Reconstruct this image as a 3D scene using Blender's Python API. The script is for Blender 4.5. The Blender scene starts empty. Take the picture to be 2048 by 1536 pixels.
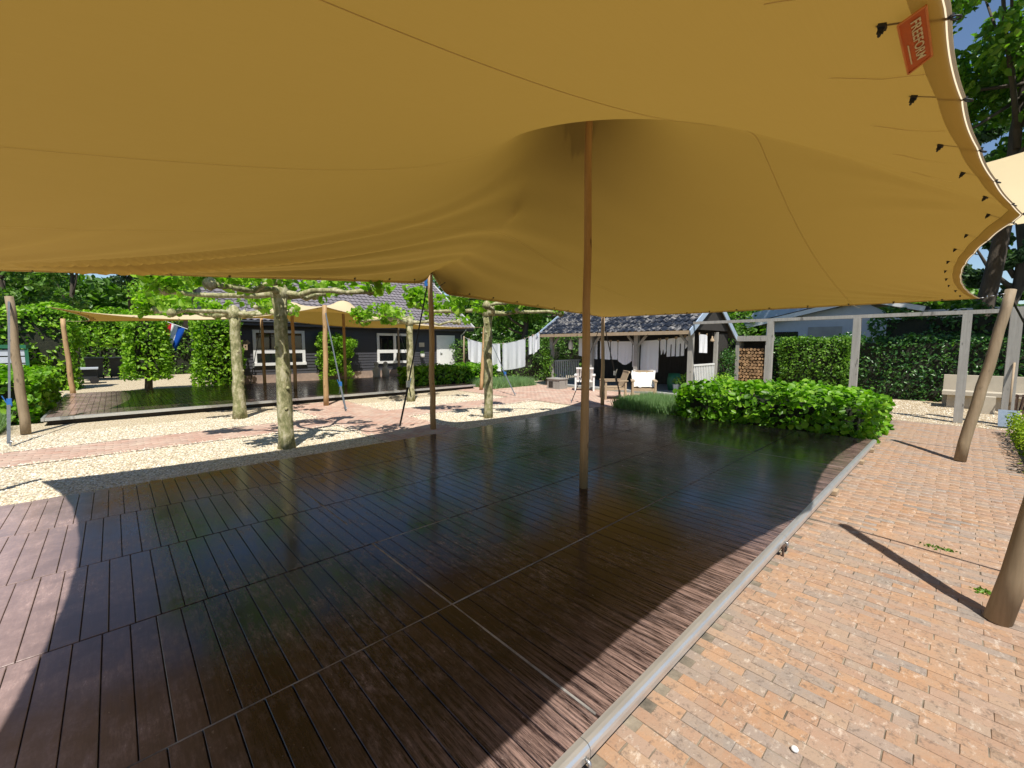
import bpy, math, random
import numpy as np
from mathutils import Vector, Matrix

# ------------------------------------------------------------------ camera, sky, sun
sc = bpy.context.scene
YAW, PITCH, EYE = math.radians(46.8), math.atan(76/847.), 1.6
cam = bpy.data.cameras.new('camera'); camo = bpy.data.objects.new('camera', cam)
sc.collection.objects.link(camo); sc.camera = camo
camo.location = (0, 0, EYE)
camo.rotation_euler = (math.pi/2-PITCH, 0, YAW-math.pi/2)
cam.sensor_width = 36; cam.lens = 847/2048*36; cam.clip_start = .05; cam.clip_end = 2000
SH = Vector((.33, .465, -1))                    # way the sunlight travels
SUN_EL = math.asin(1/SH.length); SUN_ROT = math.atan2(-SH.x, -SH.y)
wd = bpy.data.worlds.new('World'); sc.world = wd; wd.use_nodes = True
nt = wd.node_tree; bg = nt.nodes['Background']
sky = nt.nodes.new('ShaderNodeTexSky'); sky.sky_type = 'NISHITA'; sky.sun_disc = False
sky.sun_elevation = SUN_EL; sky.sun_rotation = SUN_ROT; sky.ozone_density = 3.0; sky.air_density = 1.0; sky.dust_density = 0
nt.links.new(sky.outputs[0], bg.inputs[0]); bg.inputs[1].default_value = .092
sl = bpy.data.lights.new('sun', 'SUN'); sl.energy = 4.9; sl.angle = math.radians(.53); sl.color = (1, .95, .87)
so = bpy.data.objects.new('sun', sl); sc.collection.objects.link(so)
so.rotation_euler = SH.to_track_quat('-Z', 'Y').to_euler(); so.location = (-8, -10, 25)
vs = sc.view_settings; vs.view_transform = 'Standard'; vs.look = 'None'; vs.exposure = .42; vs.gamma = 1
sc.cycles.max_bounces = 8; sc.cycles.transparent_max_bounces = 8; sc.cycles.caustics_reflective = False; sc.cycles.caustics_refractive = False

# ------------------------------------------------------------------ helpers
R = random.Random(7); NR = np.random.default_rng(11)
LINK = sc.collection.objects.link
ORG = {}                                       # world origin of every object

def pix(p):
    """how large and where a point shows (used only to choose which repeats become single objects)"""
    fa, fb = math.cos(YAW), math.sin(YAW)
    r = p[0]*fb-p[1]*fa; f = p[0]*fa+p[1]*fb; dz = p[2]-EYE
    yc = f*math.cos(PITCH)-dz*math.sin(PITCH); zc = f*math.sin(PITCH)+dz*math.cos(PITCH)
    if yc < .1: return None
    return 1024+847*r/yc, 768-847*zc/yc, yc

class MB:
    def __init__(s): s.v = []; s.f = []
    def add(s, vs, fs):
        b = len(s.v); s.v += [tuple(x) for x in vs]; s.f += [tuple(b+i for i in q) for q in fs]; return s
    def box(s, c, d, M=None):
        x, y, z = d[0]/2, d[1]/2, d[2]/2
        vs = [Vector((a*x, b*y, e*z)) for e in (-1, 1) for b in (-1, 1) for a in (-1, 1)]
        if M is not None: vs = [M @ q for q in vs]
        c = Vector(c)
        return s.add([q+c for q in vs], [(0,2,3,1),(4,5,7,6),(0,1,5,4),(2,6,7,3),(0,4,6,2),(1,3,7,5)])
    def span(s, x0, x1, y0, y1, z0, z1): return s.box(((x0+x1)/2,(y0+y1)/2,(z0+z1)/2),(x1-x0,y1-y0,z1-z0))
    def beam(s, p, q, w, h, up=(0,0,1)):
        p, q = Vector(p), Vector(q); d = (q-p).normalized(); u = Vector(up)
        if abs(d.dot(u)) > .98: u = Vector((1,0,0))
        a = d.cross(u).normalized(); b = a.cross(d)
        vs = [e+a*i*w/2+b*j*h/2 for e in (p, q) for i, j in ((-1,-1),(1,-1),(1,1),(-1,1))]
        return s.add(vs, [(0,3,2,1),(4,5,6,7),(0,1,5,4),(1,2,6,5),(2,3,7,6),(3,0,4,7)])
    def tube(s, pts, rad, n=8, cap=True, wob=0, seed=0):
        pts = [Vector(p) for p in pts]; rr = random.Random(seed); vs = []; k = len(pts)
        if not hasattr(rad, '__len__'): rad = [rad]*k
        pa = None
        for i, p in enumerate(pts):
            d = (pts[min(i+1,k-1)]-pts[max(i-1,0)]).normalized()
            if pa is None:
                pa = d.cross(Vector((0,0,1)) if abs(d.z) < .9 else Vector((1,0,0))).normalized()
            else: pa = (pa-d*pa.dot(d)).normalized()
            b = d.cross(pa)
            for j in range(n):
                t = 2*math.pi*j/n; r = rad[i]*(1+wob*rr.uniform(-1,1))
                vs.append(p+pa*math.cos(t)*r+b*math.sin(t)*r)
        fs = [(i*n+j, i*n+(j+1)%n, (i+1)*n+(j+1)%n, (i+1)*n+j) for i in range(k-1) for j in range(n)]
        if cap: fs += [tuple(range(n-1,-1,-1)), tuple((k-1)*n+j for j in range(n))]
        return s.add(vs, fs)
    def lathe(s, c, prof, n=16):
        c = Vector(c); vs = [c+Vector((r*math.cos(2*math.pi*j/n), r*math.sin(2*math.pi*j/n), z)) for r, z in prof for j in range(n)]
        k = len(prof)
        fs = [(i*n+j, i*n+(j+1)%n, (i+1)*n+(j+1)%n, (i+1)*n+j) for i in range(k-1) for j in range(n)]
        fs += [tuple(range(n-1,-1,-1)), tuple((k-1)*n+j for j in range(n))]
        return s.add(vs, fs)
    def torus(s, c, R_, r, M=None, n=14, m=6):
        c = Vector(c); vs = []
        for i in range(n):
            a = 2*math.pi*i/n
            for j in range(m):
                b = 2*math.pi*j/m
                q = Vector(((R_+r*math.cos(b))*math.cos(a), (R_+r*math.cos(b))*math.sin(a), r*math.sin(b)))
                vs.append(c+(M @ q if M is not None else q))
        return s.add(vs, [(i*m+j, ((i+1)%n)*m+j, ((i+1)%n)*m+(j+1)%m, i*m+(j+1)%m) for i in range(n) for j in range(m)])
    def mesh(s, name, mat, smooth=False, org=(0,0,0)):
        me = bpy.data.meshes.new(name)
        o = Vector(org)
        me.from_pydata([tuple(Vector(q)-o) for q in s.v], [], s.f); me.materials.append(mat)
        if smooth: me.shade_smooth()
        me.update(); return me

def obj(name, me, parent=None, org=(0,0,0)):
    o = bpy.data.objects.new(name, me); LINK(o); po = ORG[parent] if parent else Vector((0,0,0))
    o.location = Vector(org)-po; ORG[o] = Vector(org)
    if parent: o.parent = parent
    return o
def tag(o, label=None, cat=None, group=None, kind=None):
    if label: o['label'] = label
    if cat: o['category'] = cat
    if group: o['group'] = group
    if kind: o['kind'] = kind
    return o
def thing(name, label, cat, loc=(0,0,0), group=None):
    o = bpy.data.objects.new(name, None); LINK(o); o.empty_display_size = .2
    o.location = loc; ORG[o] = Vector(loc); return tag(o, label, cat, group)
def part(name, mb, mat, parent, smooth=False, kind=None, label=None):
    o = obj(name, mb.mesh(name, mat, smooth, ORG[parent]), parent, ORG[parent]); return tag(o, label, None, None, kind)
def single(name, mb, mat, label, cat, loc=(0,0,0), smooth=False, group=None):
    return tag(obj(name, mb.mesh(name, mat, smooth, loc), None, loc), label, cat, group)
def struct(name, mb, mat, smooth=False):
    return tag(obj(name, mb.mesh(name, mat, smooth)), kind='structure')
def copy_tree(o, parent=None):
    c = o.copy(); LINK(c); c.parent = parent; ORG[c] = ORG[o]
    for ch in [x for x in bpy.data.objects if x.parent == o]: copy_tree(ch, c)
    return c
def np_mesh(name, V, F, mat, smooth=False, org=(0,0,0)):
    me = bpy.data.meshes.new(name); V = np.asarray(V, float)-np.array(org); k = F.shape[1]
    me.vertices.add(len(V)); me.vertices.foreach_set('co', V.astype(np.float32).ravel())
    me.loops.add(F.size); me.loops.foreach_set('vertex_index', F.astype(np.int32).ravel())
    me.polygons.add(len(F)); me.polygons.foreach_set('loop_start', np.arange(0, F.size, k, dtype=np.int32))
    me.polygons.foreach_set('loop_total', np.full(len(F), k, np.int32))
    me.materials.append(mat); me.update(calc_edges=True); me.validate()
    if smooth: me.shade_smooth()
    return me

# ------------------------------------------------------------------ materials
def col(c): return (c[0], c[1], c[2], 1)
class NT:
    def __init__(s, name):
        s.m = bpy.data.materials.new(name); s.m.use_nodes = True; s.t = s.m.node_tree; s.n = s.t.nodes; s.l = s.t.links
        s.p = s.n['Principled BSDF']; s.out = s.n['Material Output']
    def new(s, t, **k):
        n = s.n.new('ShaderNode'+t)
        for a, b in k.items(): setattr(n, a, b)
        return n
    def link(s, a, b): s.l.new(a, b)
    def pos(s, scale=None):
        g = s.new('NewGeometry'); o = g.outputs['Position']
        if scale is not None:
            mp = s.new('Mapping'); mp.inputs['Scale'].default_value = scale; s.link(o, mp.inputs[0]); o = mp.outputs[0]
        return o
    def objpos(s, scale=(1,1,1)):
        g = s.new('TexCoord'); mp = s.new('Mapping'); mp.inputs['Scale'].default_value = scale; s.link(g.outputs['Object'], mp.inputs[0]); return mp.outputs[0]
    def noise(s, vec, scale, detail=4, rough=.6):
        n = s.new('TexNoise'); n.inputs['Scale'].default_value = scale; n.inputs['Detail'].default_value = detail; n.inputs['Roughness'].default_value = rough
        s.link(vec, n.inputs['Vector']); return n.outputs['Fac']
    def ramp(s, fac, stops):
        r = s.new('ValToRGB'); e = r.color_ramp.elements
        while len(e) < len(stops): e.new(.5)
        for i, (p, c) in enumerate(stops): e[i].position = p; e[i].color = col(c)
        s.link(fac, r.inputs[0]); return r.outputs[0]
    def mix(s, fac, a, b, mode='MIX'):
        m = s.new('Mix', data_type='RGBA', blend_type=mode)
        for x, i in ((fac, 0), (a, 6), (b, 7)):
            if isinstance(x, (int, float)): m.inputs[i].default_value = x
            elif isinstance(x, tuple): m.inputs[i].default_value = col(x)
            else: s.link(x, m.inputs[i])
        return m.outputs[2]
    def math(s, op, a, b=0.):
        m = s.new('Math', operation=op)
        for x, i in ((a, 0), (b, 1)):
            if isinstance(x, (int, float)): m.inputs[i].default_value = x
            else: s.link(x, m.inputs[i])
        return m.outputs[0]
    def rnd(s):
        """random number per object and per loose piece"""
        a = s.new('ObjectInfo').outputs['Random']; b = s.new('NewGeometry').outputs['Random Per Island']
        return s.math('FRACT', s.math('ADD', a, b))
    def bump(s, h, strength=.3, dist=.01):
        b = s.new('Bump'); b.inputs['Strength'].default_value = strength; b.inputs['Distance'].default_value = dist
        s.link(h, b.inputs['Height']); s.link(b.outputs[0], s.p.inputs['Normal']); return b.outputs[0]
    def set(s, **k):
        for a, b in k.items():
            a = a.replace('_', ' ')
            i = s.p.inputs[a]
            if isinstance(b, (int, float)): i.default_value = b
            elif isinstance(b, tuple): i.default_value = col(b)
            else: s.link(b, i)
        return s.m

def plain(name, c1, c2=None, scale=3, rough=.6, bump=.2, bscale=60, bdist=.004, metal=0, stretch=None, rnd=0, spec=.5):
    t = NT(name); v = t.pos(stretch) if stretch else t.pos()
    c2 = c2 or tuple(x*.75 for x in c1)
    f = t.noise(v, scale, 6, .65)
    c = t.ramp(f, [(.3, c2), (.7, c1)])
    if rnd:
        hs = t.new('HueSaturation'); t.link(c, hs.inputs['Color'])
        t.link(t.math('ADD', t.math('MULTIPLY', t.rnd(), 2*rnd), 1-rnd), hs.inputs['Value']); c = hs.outputs[0]
    if bump: t.bump(t.noise(v, bscale, 5), bump, bdist)
    t.set(Base_Color=c, Roughness=rough, Metallic=metal, Specular_IOR_Level=spec); return t.m

def leafmat(name, stops, trans=(.35,.5,.05), tf=.35, rough=.42):
    t = NT(name); r = t.rnd()
    big = t.noise(t.pos(), 1.3, 3)
    f = t.math('ADD', t.math('MULTIPLY', r, .7), t.math('MULTIPLY', t.math('SUBTRACT', big, .35), .8))
    c = t.ramp(f, stops); t.set(Base_Color=c, Roughness=rough, Specular_IOR_Level=.35)
    tr = t.new('BsdfTranslucent'); t.link(t.mix(1., c, tuple(x*3 for x in trans), 'MULTIPLY'), tr.inputs[0])
    mx = t.new('MixShader'); mx.inputs[0].default_value = tf
    t.link(t.p.outputs[0], mx.inputs[1]); t.link(tr.outputs[0], mx.inputs[2]); t.link(mx.outputs[0], t.out.inputs[0]); return t.m

def fabric(name, refl, trans, fac, weave=900, stain=True, inside=None):
    t = NT(name); v = t.pos()
    c = t.mix(t.noise(v, 1.1, 4), refl, tuple(x*.9 for x in refl)) if stain else None
    thread = t.noise(t.pos((2.5,260,60)), 1, 3)
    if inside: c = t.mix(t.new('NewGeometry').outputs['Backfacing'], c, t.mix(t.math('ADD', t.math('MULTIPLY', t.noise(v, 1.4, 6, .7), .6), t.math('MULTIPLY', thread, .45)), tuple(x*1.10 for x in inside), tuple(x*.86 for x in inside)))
    d = t.p; t.set(Base_Color=c if c else refl, Roughness=.85, Specular_IOR_Level=.15)
    t.bump(t.noise(v, weave, 2), .12, .002)
    tr = t.new('BsdfTranslucent'); tr.inputs[0].default_value = col(trans)
    mx = t.new('MixShader'); mx.inputs[0].default_value = fac
    t.link(d.outputs[0], mx.inputs[1]); t.link(tr.outputs[0], mx.inputs[2]); t.link(mx.outputs[0], t.out.inputs[0]); return t.m

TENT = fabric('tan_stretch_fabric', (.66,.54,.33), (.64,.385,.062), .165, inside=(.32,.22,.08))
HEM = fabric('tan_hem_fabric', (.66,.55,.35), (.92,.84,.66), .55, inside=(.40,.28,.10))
SEAM = fabric('tan_seam_tape', (.50,.36,.15), (.85,.70,.4), .35)
WHITE_CLOTH = fabric('white_cotton', (.93,.94,.97), (.88,.91,.97), .25, 500)
PLASTIC = plain('black_webbing', (.018,.018,.02), (.01,.01,.01), 30, .6, .1)
GREYSTRAP = plain('grey_webbing', (.10,.115,.13), (.06,.07,.08), 30, .7, .1)
BLUESTRAP = plain('blue_webbing', (.02,.18,.5), (.02,.12,.4), 30, .6, .1)
STEEL = plain('galvanised_steel', (.5,.5,.5), (.36,.37,.38), 20, .38, .1, 120, .002, .9)
ALU = plain('aluminium_profile', (.74,.74,.72), (.58,.58,.57), 9, .36, .06, 200, .002, .75, stretch=(.3,3,3))
ORANGE = plain('orange_label', (.62,.13,.012), (.5,.1,.01), 14, .55, .1)
ORANGE_RIM = plain('orange_label_stitching', (.75,.25,.06), None, 14, .6, 0)
PALE_INK = plain('pale_ink', (.78,.66,.36), None, 14, .6, 0)
def timber(name, a, b, rough=.7):
    t = NT(name); v = t.pos((22, 22, 1.1))
    f = t.noise(v, 1, 6, .7); k = t.noise(t.pos(), 5, 4)
    c = t.mix(t.math('MULTIPLY', k, .5), t.ramp(f, [(.3, b), (.68, a)]), tuple(x*.6 for x in b))
    kn = t.ramp(t.noise(t.pos((9,9,3.2)), 1, 2), [(.66,(0,0,0)),(.71,(1,1,1))]); c = t.mix(t.math('MULTIPLY', kn, .7), c, tuple(x*.3 for x in b))
    t.bump(f, .4, .004); t.set(Base_Color=c, Roughness=rough); return t.m
POLE = timber('peeled_pole_timber', (.56,.37,.18), (.34,.20,.09))
POLE_O = timber('orange_pole_timber', (.54,.35,.17), (.34,.205,.085))
POLE_G = timber('weathered_pole_timber', (.36,.27,.17), (.22,.16,.09))
GREYWOOD = timber('grey_weathered_oak', (.44,.42,.38), (.30,.28,.25), .8)
PALEWOOD = timber('pale_teak', (.5,.38,.25), (.36,.26,.16), .8)
t = NT('plane_bark'); v = t.pos((1,1,.6))
f1 = t.noise(v, 11, 7, .7); c = t.ramp(f1, [(.36,(.15,.15,.07)),(.47,(.27,.26,.13)),(.53,(.38,.35,.20)),(.60,(.50,.46,.31))])
c = t.mix(t.math('MULTIPLY', t.ramp(t.noise(t.pos((1,1,.15)), 14, 5), [(.5,(0,0,0)),(.7,(1,1,1))]), .5), c, (.20,.22,.08))
t.bump(t.math('ADD', f1, t.noise(t.pos((1,1,.3)), 45, 5)), .8, .014); BARK = t.set(Base_Color=c, Roughness=.85, Specular_IOR_Level=.25)
BARKD = plain('dark_bark', (.10,.08,.06), (.05,.04,.03), 6, .9, .8, 20, .03, stretch=(1,1,.25))

# deck boards: worn brown film-faced ply
def deckmat(name, dark=1.0):
    t = NT(name); v = t.pos()
    r = t.rnd()
    base = t.ramp(r, [(0, (.008,.006,.007)), (.5, (.014,.009,.010)), (1, (.024,.015,.015))])
    grain = t.noise(t.pos((70, 4, 4)), 1, 5, .7)
    base = t.mix(t.ramp(grain, [(.5,(0,0,0)),(.75,(.5,.5,.5))]), base, (.09,.052,.044))
    # scuffs, dust and dried splashes, in patches
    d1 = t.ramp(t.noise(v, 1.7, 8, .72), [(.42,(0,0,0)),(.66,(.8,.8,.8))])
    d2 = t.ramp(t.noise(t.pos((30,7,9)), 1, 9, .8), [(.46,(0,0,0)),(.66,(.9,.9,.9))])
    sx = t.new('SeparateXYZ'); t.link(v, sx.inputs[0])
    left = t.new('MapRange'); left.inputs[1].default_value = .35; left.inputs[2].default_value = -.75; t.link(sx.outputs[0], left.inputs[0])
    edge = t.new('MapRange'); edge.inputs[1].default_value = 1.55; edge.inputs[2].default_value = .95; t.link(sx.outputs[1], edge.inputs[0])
    # sunlight painted as pale colour on the dusty left end and scuffed path side
    dust_and_sun = t.math('ADD', t.math('MULTIPLY', t.math('MULTIPLY', d1, d2), .5), t.math('MULTIPLY', left.outputs[0], t.math('ADD', .50, t.math('MULTIPLY', d1, .35))))
    base = t.mix(t.math('MINIMUM', dust_and_sun, .85), base, (.50,.36,.33))
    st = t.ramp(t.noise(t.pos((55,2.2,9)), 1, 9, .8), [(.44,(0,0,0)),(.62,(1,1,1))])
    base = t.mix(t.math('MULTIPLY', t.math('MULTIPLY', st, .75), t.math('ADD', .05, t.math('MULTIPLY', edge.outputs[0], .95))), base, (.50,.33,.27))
    sp = t.ramp(t.noise(v, 42, 3, .5), [(.70,(0,0,0)),(.76,(1,1,1))])
    base = t.mix(t.math('MULTIPLY', sp, .35), base, (.45,.38,.33))
    rough = t.math('ADD', .12, t.math('MULTIPLY', t.math('ADD', d1, d2), .13))
    t.bump(t.math('ADD', t.math('MULTIPLY', grain, .5), t.math('MULTIPLY', t.noise(v, 4, 2), 1.5)), .06, .004)
    t.set(Base_Color=base, Roughness=rough, Specular_IOR_Level=.42); return t.m
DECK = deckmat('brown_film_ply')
GAP = plain('dark_gap', (.02,.016,.013), (.05,.04,.03), 9, .95, .2)
SEAMDUST = plain('dusty_joint_strip', (.34,.32,.29), (.06,.05,.045), 4, .8, .2)

def brickmat(name, gloss=.85):
    t = NT(name); v = t.pos(); r = t.rnd()
    c = t.ramp(r, [(0,(.37,.21,.115)),(.2,(.41,.245,.14)),(.42,(.32,.185,.115)),(.6,(.36,.24,.17)),(.76,(.29,.23,.19)),(.9,(.24,.215,.19)),(1,(.41,.27,.17))])
    w = t.ramp(t.noise(v, 1.1, 5, .6), [(.38,(0,0,0)),(.62,(1,1,1))])
    c = t.mix(t.math('MULTIPLY', w, .5), c, (.37,.26,.185))
    c = t.mix(t.math('MULTIPLY', t.ramp(t.noise(v, 9, 6, .75), [(.45,(0,0,0)),(.62,(1,1,1))]), .55), c, (.34,.25,.18))
    sp = t.ramp(t.noise(v, 34, 5, .7), [(.53,(0,0,0)),(.66,(1,1,1))])
    c = t.mix(t.math('MULTIPLY', sp, .65), c, (.13,.10,.08))
    li = t.ramp(t.noise(t.pos((1,1.7,1)), 16, 6, .75), [(.56,(0,0,0)),(.68,(1,1,1))])
    c = t.mix(t.math('MULTIPLY', li, .5), c, (.66,.58,.48))
    t.bump(t.noise(v, 70, 5), .5, .004); t.set(Base_Color=c, Roughness=gloss, Specular_IOR_Level=.3); return t.m
BRICK = brickmat('weathered_clay_paver')
def redpath():
    t = NT('red_clay_paver'); v = t.pos(); r = t.rnd()
    c = t.ramp(r, [(0,(.40,.24,.18)),(.4,(.46,.29,.22)),(.7,(.40,.28,.22)),(1,(.50,.34,.26))])
    c = t.mix(t.math('MULTIPLY', t.ramp(t.noise(v, 1.6, 6, .7), [(.42,(0,0,0)),(.66,(1,1,1))]), .55), c, (.55,.46,.36))
    t.bump(t.noise(v, 60, 4), .4, .004); t.set(Base_Color=c, Roughness=.85, Specular_IOR_Level=.3); return t.m
REDBRICK = redpath()
SAND = plain('joint_sand', (.36,.30,.22), (.07,.06,.045), 5, .95, .4, 90, .004)
def gravelmat(name, tint=(1,1,1)):
    t = NT(name); v = t.pos()
    vo = t.new('TexVoronoi'); vo.inputs['Scale'].default_value = 42; t.link(v, vo.inputs['Vector'])
    sx = t.new('SeparateColor'); t.link(vo.outputs['Color'], sx.inputs[0])
    T = lambda c: tuple(a*b for a, b in zip(c, tint))
    c = t.ramp(sx.outputs[0], [(0,T((.70,.62,.45))),(.35,T((.60,.50,.33))),(.55,T((.76,.69,.54))),(.75,T((.50,.45,.36))),(.9,T((.66,.52,.34))),(1,T((.80,.76,.66)))])
    gap = t.ramp(vo.outputs['Distance'], [(.35,(1,1,1)),(.75,(.35,.30,.22))])
    c = t.mix(1., c, gap, 'MULTIPLY')
    c = t.mix(t.math('MULTIPLY', t.ramp(t.noise(v, .9, 4), [(.5,(0,0,0)),(.75,(1,1,1))]), .35), c, T((.46,.38,.27)))
    t.bump(t.math('SUBTRACT', 1., vo.outputs['Distance']), .9, .012); t.set(Base_Color=c, Roughness=.9, Specular_IOR_Level=.25); return t.m
GRAVEL = gravelmat('cream_gravel'); GRAVEL_R = gravelmat('tan_gravel', (.82,.76,.70))
def pebblemat():
    t = NT('loose_pebbles'); c = t.ramp(t.rnd(), [(0,(.72,.64,.47)),(.35,(.60,.50,.34)),(.6,(.78,.72,.58)),(.8,(.46,.41,.33)),(1,(.82,.79,.70))])
    t.set(Base_Color=c, Roughness=.85, Specular_IOR_Level=.25); return t.m
PEBBLE = pebblemat()
GROUND = plain('garden_soil_and_grass', (.10,.12,.04), (.16,.12,.07), .6, .95, .5, 14, .02)

def lapmat(name, c):  # painted boards
    return plain(name, c, tuple(x*.8 for x in c), 4, .5, .15, 50, .003, stretch=(1,1,6))
BLACKBOARD = lapmat('black_stained_boards', (.060,.060,.070))
WHITEPAINT = plain('white_paint', (.80,.80,.78), (.72,.72,.70), 3, .42, .05)
LIGHTGREY = plain('light_grey_paint', (.52,.56,.62), (.44,.48,.54), 3, .45, .05)
BLUEGREY = plain('blue_grey_sky_tinted_paint', (.40,.50,.62), (.34,.42,.54), 3, .4, .05)  # sky reflection on the barge boards is mixed into this blue
ROOFTILE = plain('grey_concrete_tile', (.24,.215,.23), (.15,.135,.15), 1.6, .75, .4, 30, .01, rnd=.18)
def shedtile():
    t = NT('dark_lichened_tile'); v = t.pos(); c = t.ramp(t.rnd(), [(0,(.010,.016,.030)),(1,(.022,.030,.048))])
    li = t.ramp(t.noise(v, 3.6, 7, .72), [(.50,(0,0,0)),(.60,(1,1,1))]); c = t.mix(t.math('MULTIPLY', li, .7), c, (.36,.34,.32))
    t.bump(t.noise(v, 40, 4), .4, .006); t.set(Base_Color=c, Roughness=.85, Specular_IOR_Level=.25); return t.m
SHEDTILE = shedtile()
PLINTH = plain('plinth_masonry', (.36,.27,.22), (.24,.18,.15), 6, .9, .4)
t = NT('window_glass'); GLASS = t.set(Base_Color=(.012,.013,.016), Roughness=.04, Specular_IOR_Level=.6)
DARKWOOD = timber('dark_stained_boarding', (.05,.045,.04), (.03,.026,.022), .75)
STONE = plain('sandstone_slabs', (.50,.44,.34), (.40,.35,.27), 3, .85, .3)
CONCRETE = plain('grey_concrete', (.40,.40,.38), (.30,.30,.29), 2, .9, .3)
RUST = plain('rusted_iron', (.10,.055,.035), (.05,.03,.02), 12, .8, .4)
DARKPLASTIC = plain('dark_grey_plastic', (.035,.04,.045), (.025,.028,.03), 6, .45, .05)
GREENPAINT = plain('green_tarpaulin', (.02,.16,.08), (.02,.12,.06), 6, .5, .1)
ZINC = plain('zinc_bucket', (.36,.42,.46), (.28,.33,.37), 14, .4, .1, 60, .002, .7)
REDC = fabric('red_flag_cloth', (.55,.02,.04), (.5,.02,.03), .3, 500); BLUEC = fabric('blue_flag_cloth', (.01,.08,.42), (.01,.08,.4), .3, 500)
FLEECE = plain('white_fleece', (.78,.76,.70), (.62,.60,.55), 12, .95, 1.0, 40, .03)
LOGEND = plain('split_log', (.48,.30,.15), (.22,.12,.06), 6, .85, .4, rnd=.35)
LEAF_L = leafmat('bright_lime_leaf', [(0,(.04,.10,.012)),(.3,(.10,.24,.016)),(.7,(.20,.40,.022)),(1,(.36,.52,.05))])
LEAF_P = leafmat('plane_leaf', [(0,(.12,.22,.02)),(.5,(.26,.43,.035)),(1,(.46,.60,.10))], tf=.5)
LEAF_M = leafmat('mid_green_leaf', [(0,(.05,.115,.014)),(.5,(.12,.25,.025)),(1,(.27,.43,.06))])
LEAF_D = leafmat('dark_green_leaf', [(0,(.05,.11,.025)),(.5,(.11,.22,.04)),(1,(.24,.38,.09))])
LEAF_H = leafmat('hornbeam_leaf', [(0,(.08,.18,.014)),(.5,(.20,.38,.022)),(1,(.40,.60,.05))])
LEAF_I = leafmat('glossy_ivy_leaf', [(0,(.02,.06,.02)),(.5,(.05,.14,.035)),(1,(.18,.32,.09))], rough=.28)
LEAF_Y = leafmat('yellow_green_leaf', [(0,(.13,.22,.01)),(.5,(.26,.36,.015)),(1,(.42,.5,.04))])
NEEDLE = leafmat('pine_needle', [(0,(.03,.06,.025)),(.5,(.06,.12,.045)),(1,(.11,.19,.07))], tf=.2)
LAV = leafmat('lavender_leaf', [(0,(.12,.20,.09)),(.5,(.20,.32,.14)),(1,(.32,.46,.22))])
TWIG = plain('twiggy_inside', (.030,.032,.016), (.015,.018,.01), 9, .95, .8, 30, .03)

# ------------------------------------------------------------------ foliage
def leaf_cards(P, size, up=.45, aspect=.55, rng=NR, nrm=None, curl=.18):
    """one folded leaf (two quads sharing a midrib) for each point"""
    n = len(P); sz = size*rng.uniform(.6, 1.3, n)[:, None]
    N = rng.normal(size=(n, 3)); N /= np.linalg.norm(N, axis=1)[:, None]
    N[:, 2] += up
    if nrm is not None: N += nrm*.9
    N /= np.linalg.norm(N, axis=1)[:, None]
    T = np.cross(N, rng.normal(size=(n, 3))); T /= np.linalg.norm(T, axis=1)[:, None]+1e-9
    B = np.cross(N, T); w = sz*aspect*.5
    a = P-T*sz*.5; b = P+T*sz*.5-N*sz*.12
    m1, m2 = P-T*sz*.14, P+T*sz*.2
    l1, l2 = m1+B*w-N*sz*curl*-.5, m2+B*w*.8+N*sz*curl*.4; r1, r2 = m1-B*w+N*sz*curl*.5, m2-B*w*.8+N*sz*curl*.4
    V = np.stack([a, b, l1, l2, r1, r2], 1).reshape(-1, 3)
    i = np.arange(n)[:, None]*6
    F = np.concatenate([i+np.array([[0,1,3,2]]), i+np.array([[0,4,5,1]])], 0)
    return V, F
def foliage(name, P, size, mat, parent, nrm=None, **k):
    V, F = leaf_cards(np.asarray(P), size, nrm=nrm, **k)
    o = obj(name, np_mesh(name, V, F, mat, org=ORG[parent]), parent, ORG[parent]); return tag(o, kind='stuff')
def clumps(centres, n, r, flat=.8):
    C = np.asarray(centres); P = C[NR.integers(0, len(C), n)]
    d = NR.normal(size=(n, 3)); d /= np.linalg.norm(d, axis=1)[:, None]
    q = d*(NR.uniform(.25, 1, n)**.5)[:, None]*r; q[:, 2] *= flat; return P+q
def ell_points(c, rad, n, lo=.55):
    d = NR.normal(size=(n, 3)); d /= np.linalg.norm(d, axis=1)[:, None]
    return np.asarray(c)+d*np.asarray(rad)*(NR.uniform(lo, 1, n))[:, None]
def box_points(x0, x1, y0, y1, z0, z1, n, depth=.22, lump=.12):
    """points scattered in a skin under the top and the sides of a block, with a lumpy outline"""
    A = np.array([(y1-y0)*(z1-z0)]*2+[(x1-x0)*(z1-z0)]*2+[(x1-x0)*(y1-y0)]); k = NR.choice(5, n, p=A/A.sum())
    u = NR.uniform(size=(n, 3)); P = np.array([x0,y0,z0])+u*np.array([x1-x0,y1-y0,z1-z0]); N = np.zeros((n, 3))
    for s, (ax, v, sg) in enumerate(((0,x0,-1),(0,x1,1),(1,y0,-1),(1,y1,1),(2,z1,1))):
        q = k == s; P[q, ax] = v; N[q, ax] = sg
    l = np.sin(P[:,0]*3.1+P[:,2]*2.3)*.4+np.sin(P[:,1]*2.7+1.3*P[:,0])*.4+np.sin(P[:,2]*5+P[:,1]*4.1)*.3
    P += N*(l*lump-NR.uniform(0, 1, n)**1.6*depth)[:, None]+NR.normal(size=(n, 3))*.03
    P[:, 2] = np.maximum(P[:, 2], z0+.01)
    return P, N
def hedge(name, label, cat, x0, x1, y0, y1, z0, z1, n, size, mat, core=.2, group=None, depth=.22, lump=.12, **k):
    t = thing(name, label, cat, ((x0+x1)/2, (y0+y1)/2, z0), group)
    part('inner_twigs', MB().span(x0+core, x1-core, y0+core, y1-core, z0, z1-core), TWIG, t)
    P, N = box_points(x0, x1, y0, y1, z0, z1, n, depth, lump); foliage('leaves', P, size, mat, t, nrm=N, **k); return t
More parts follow.
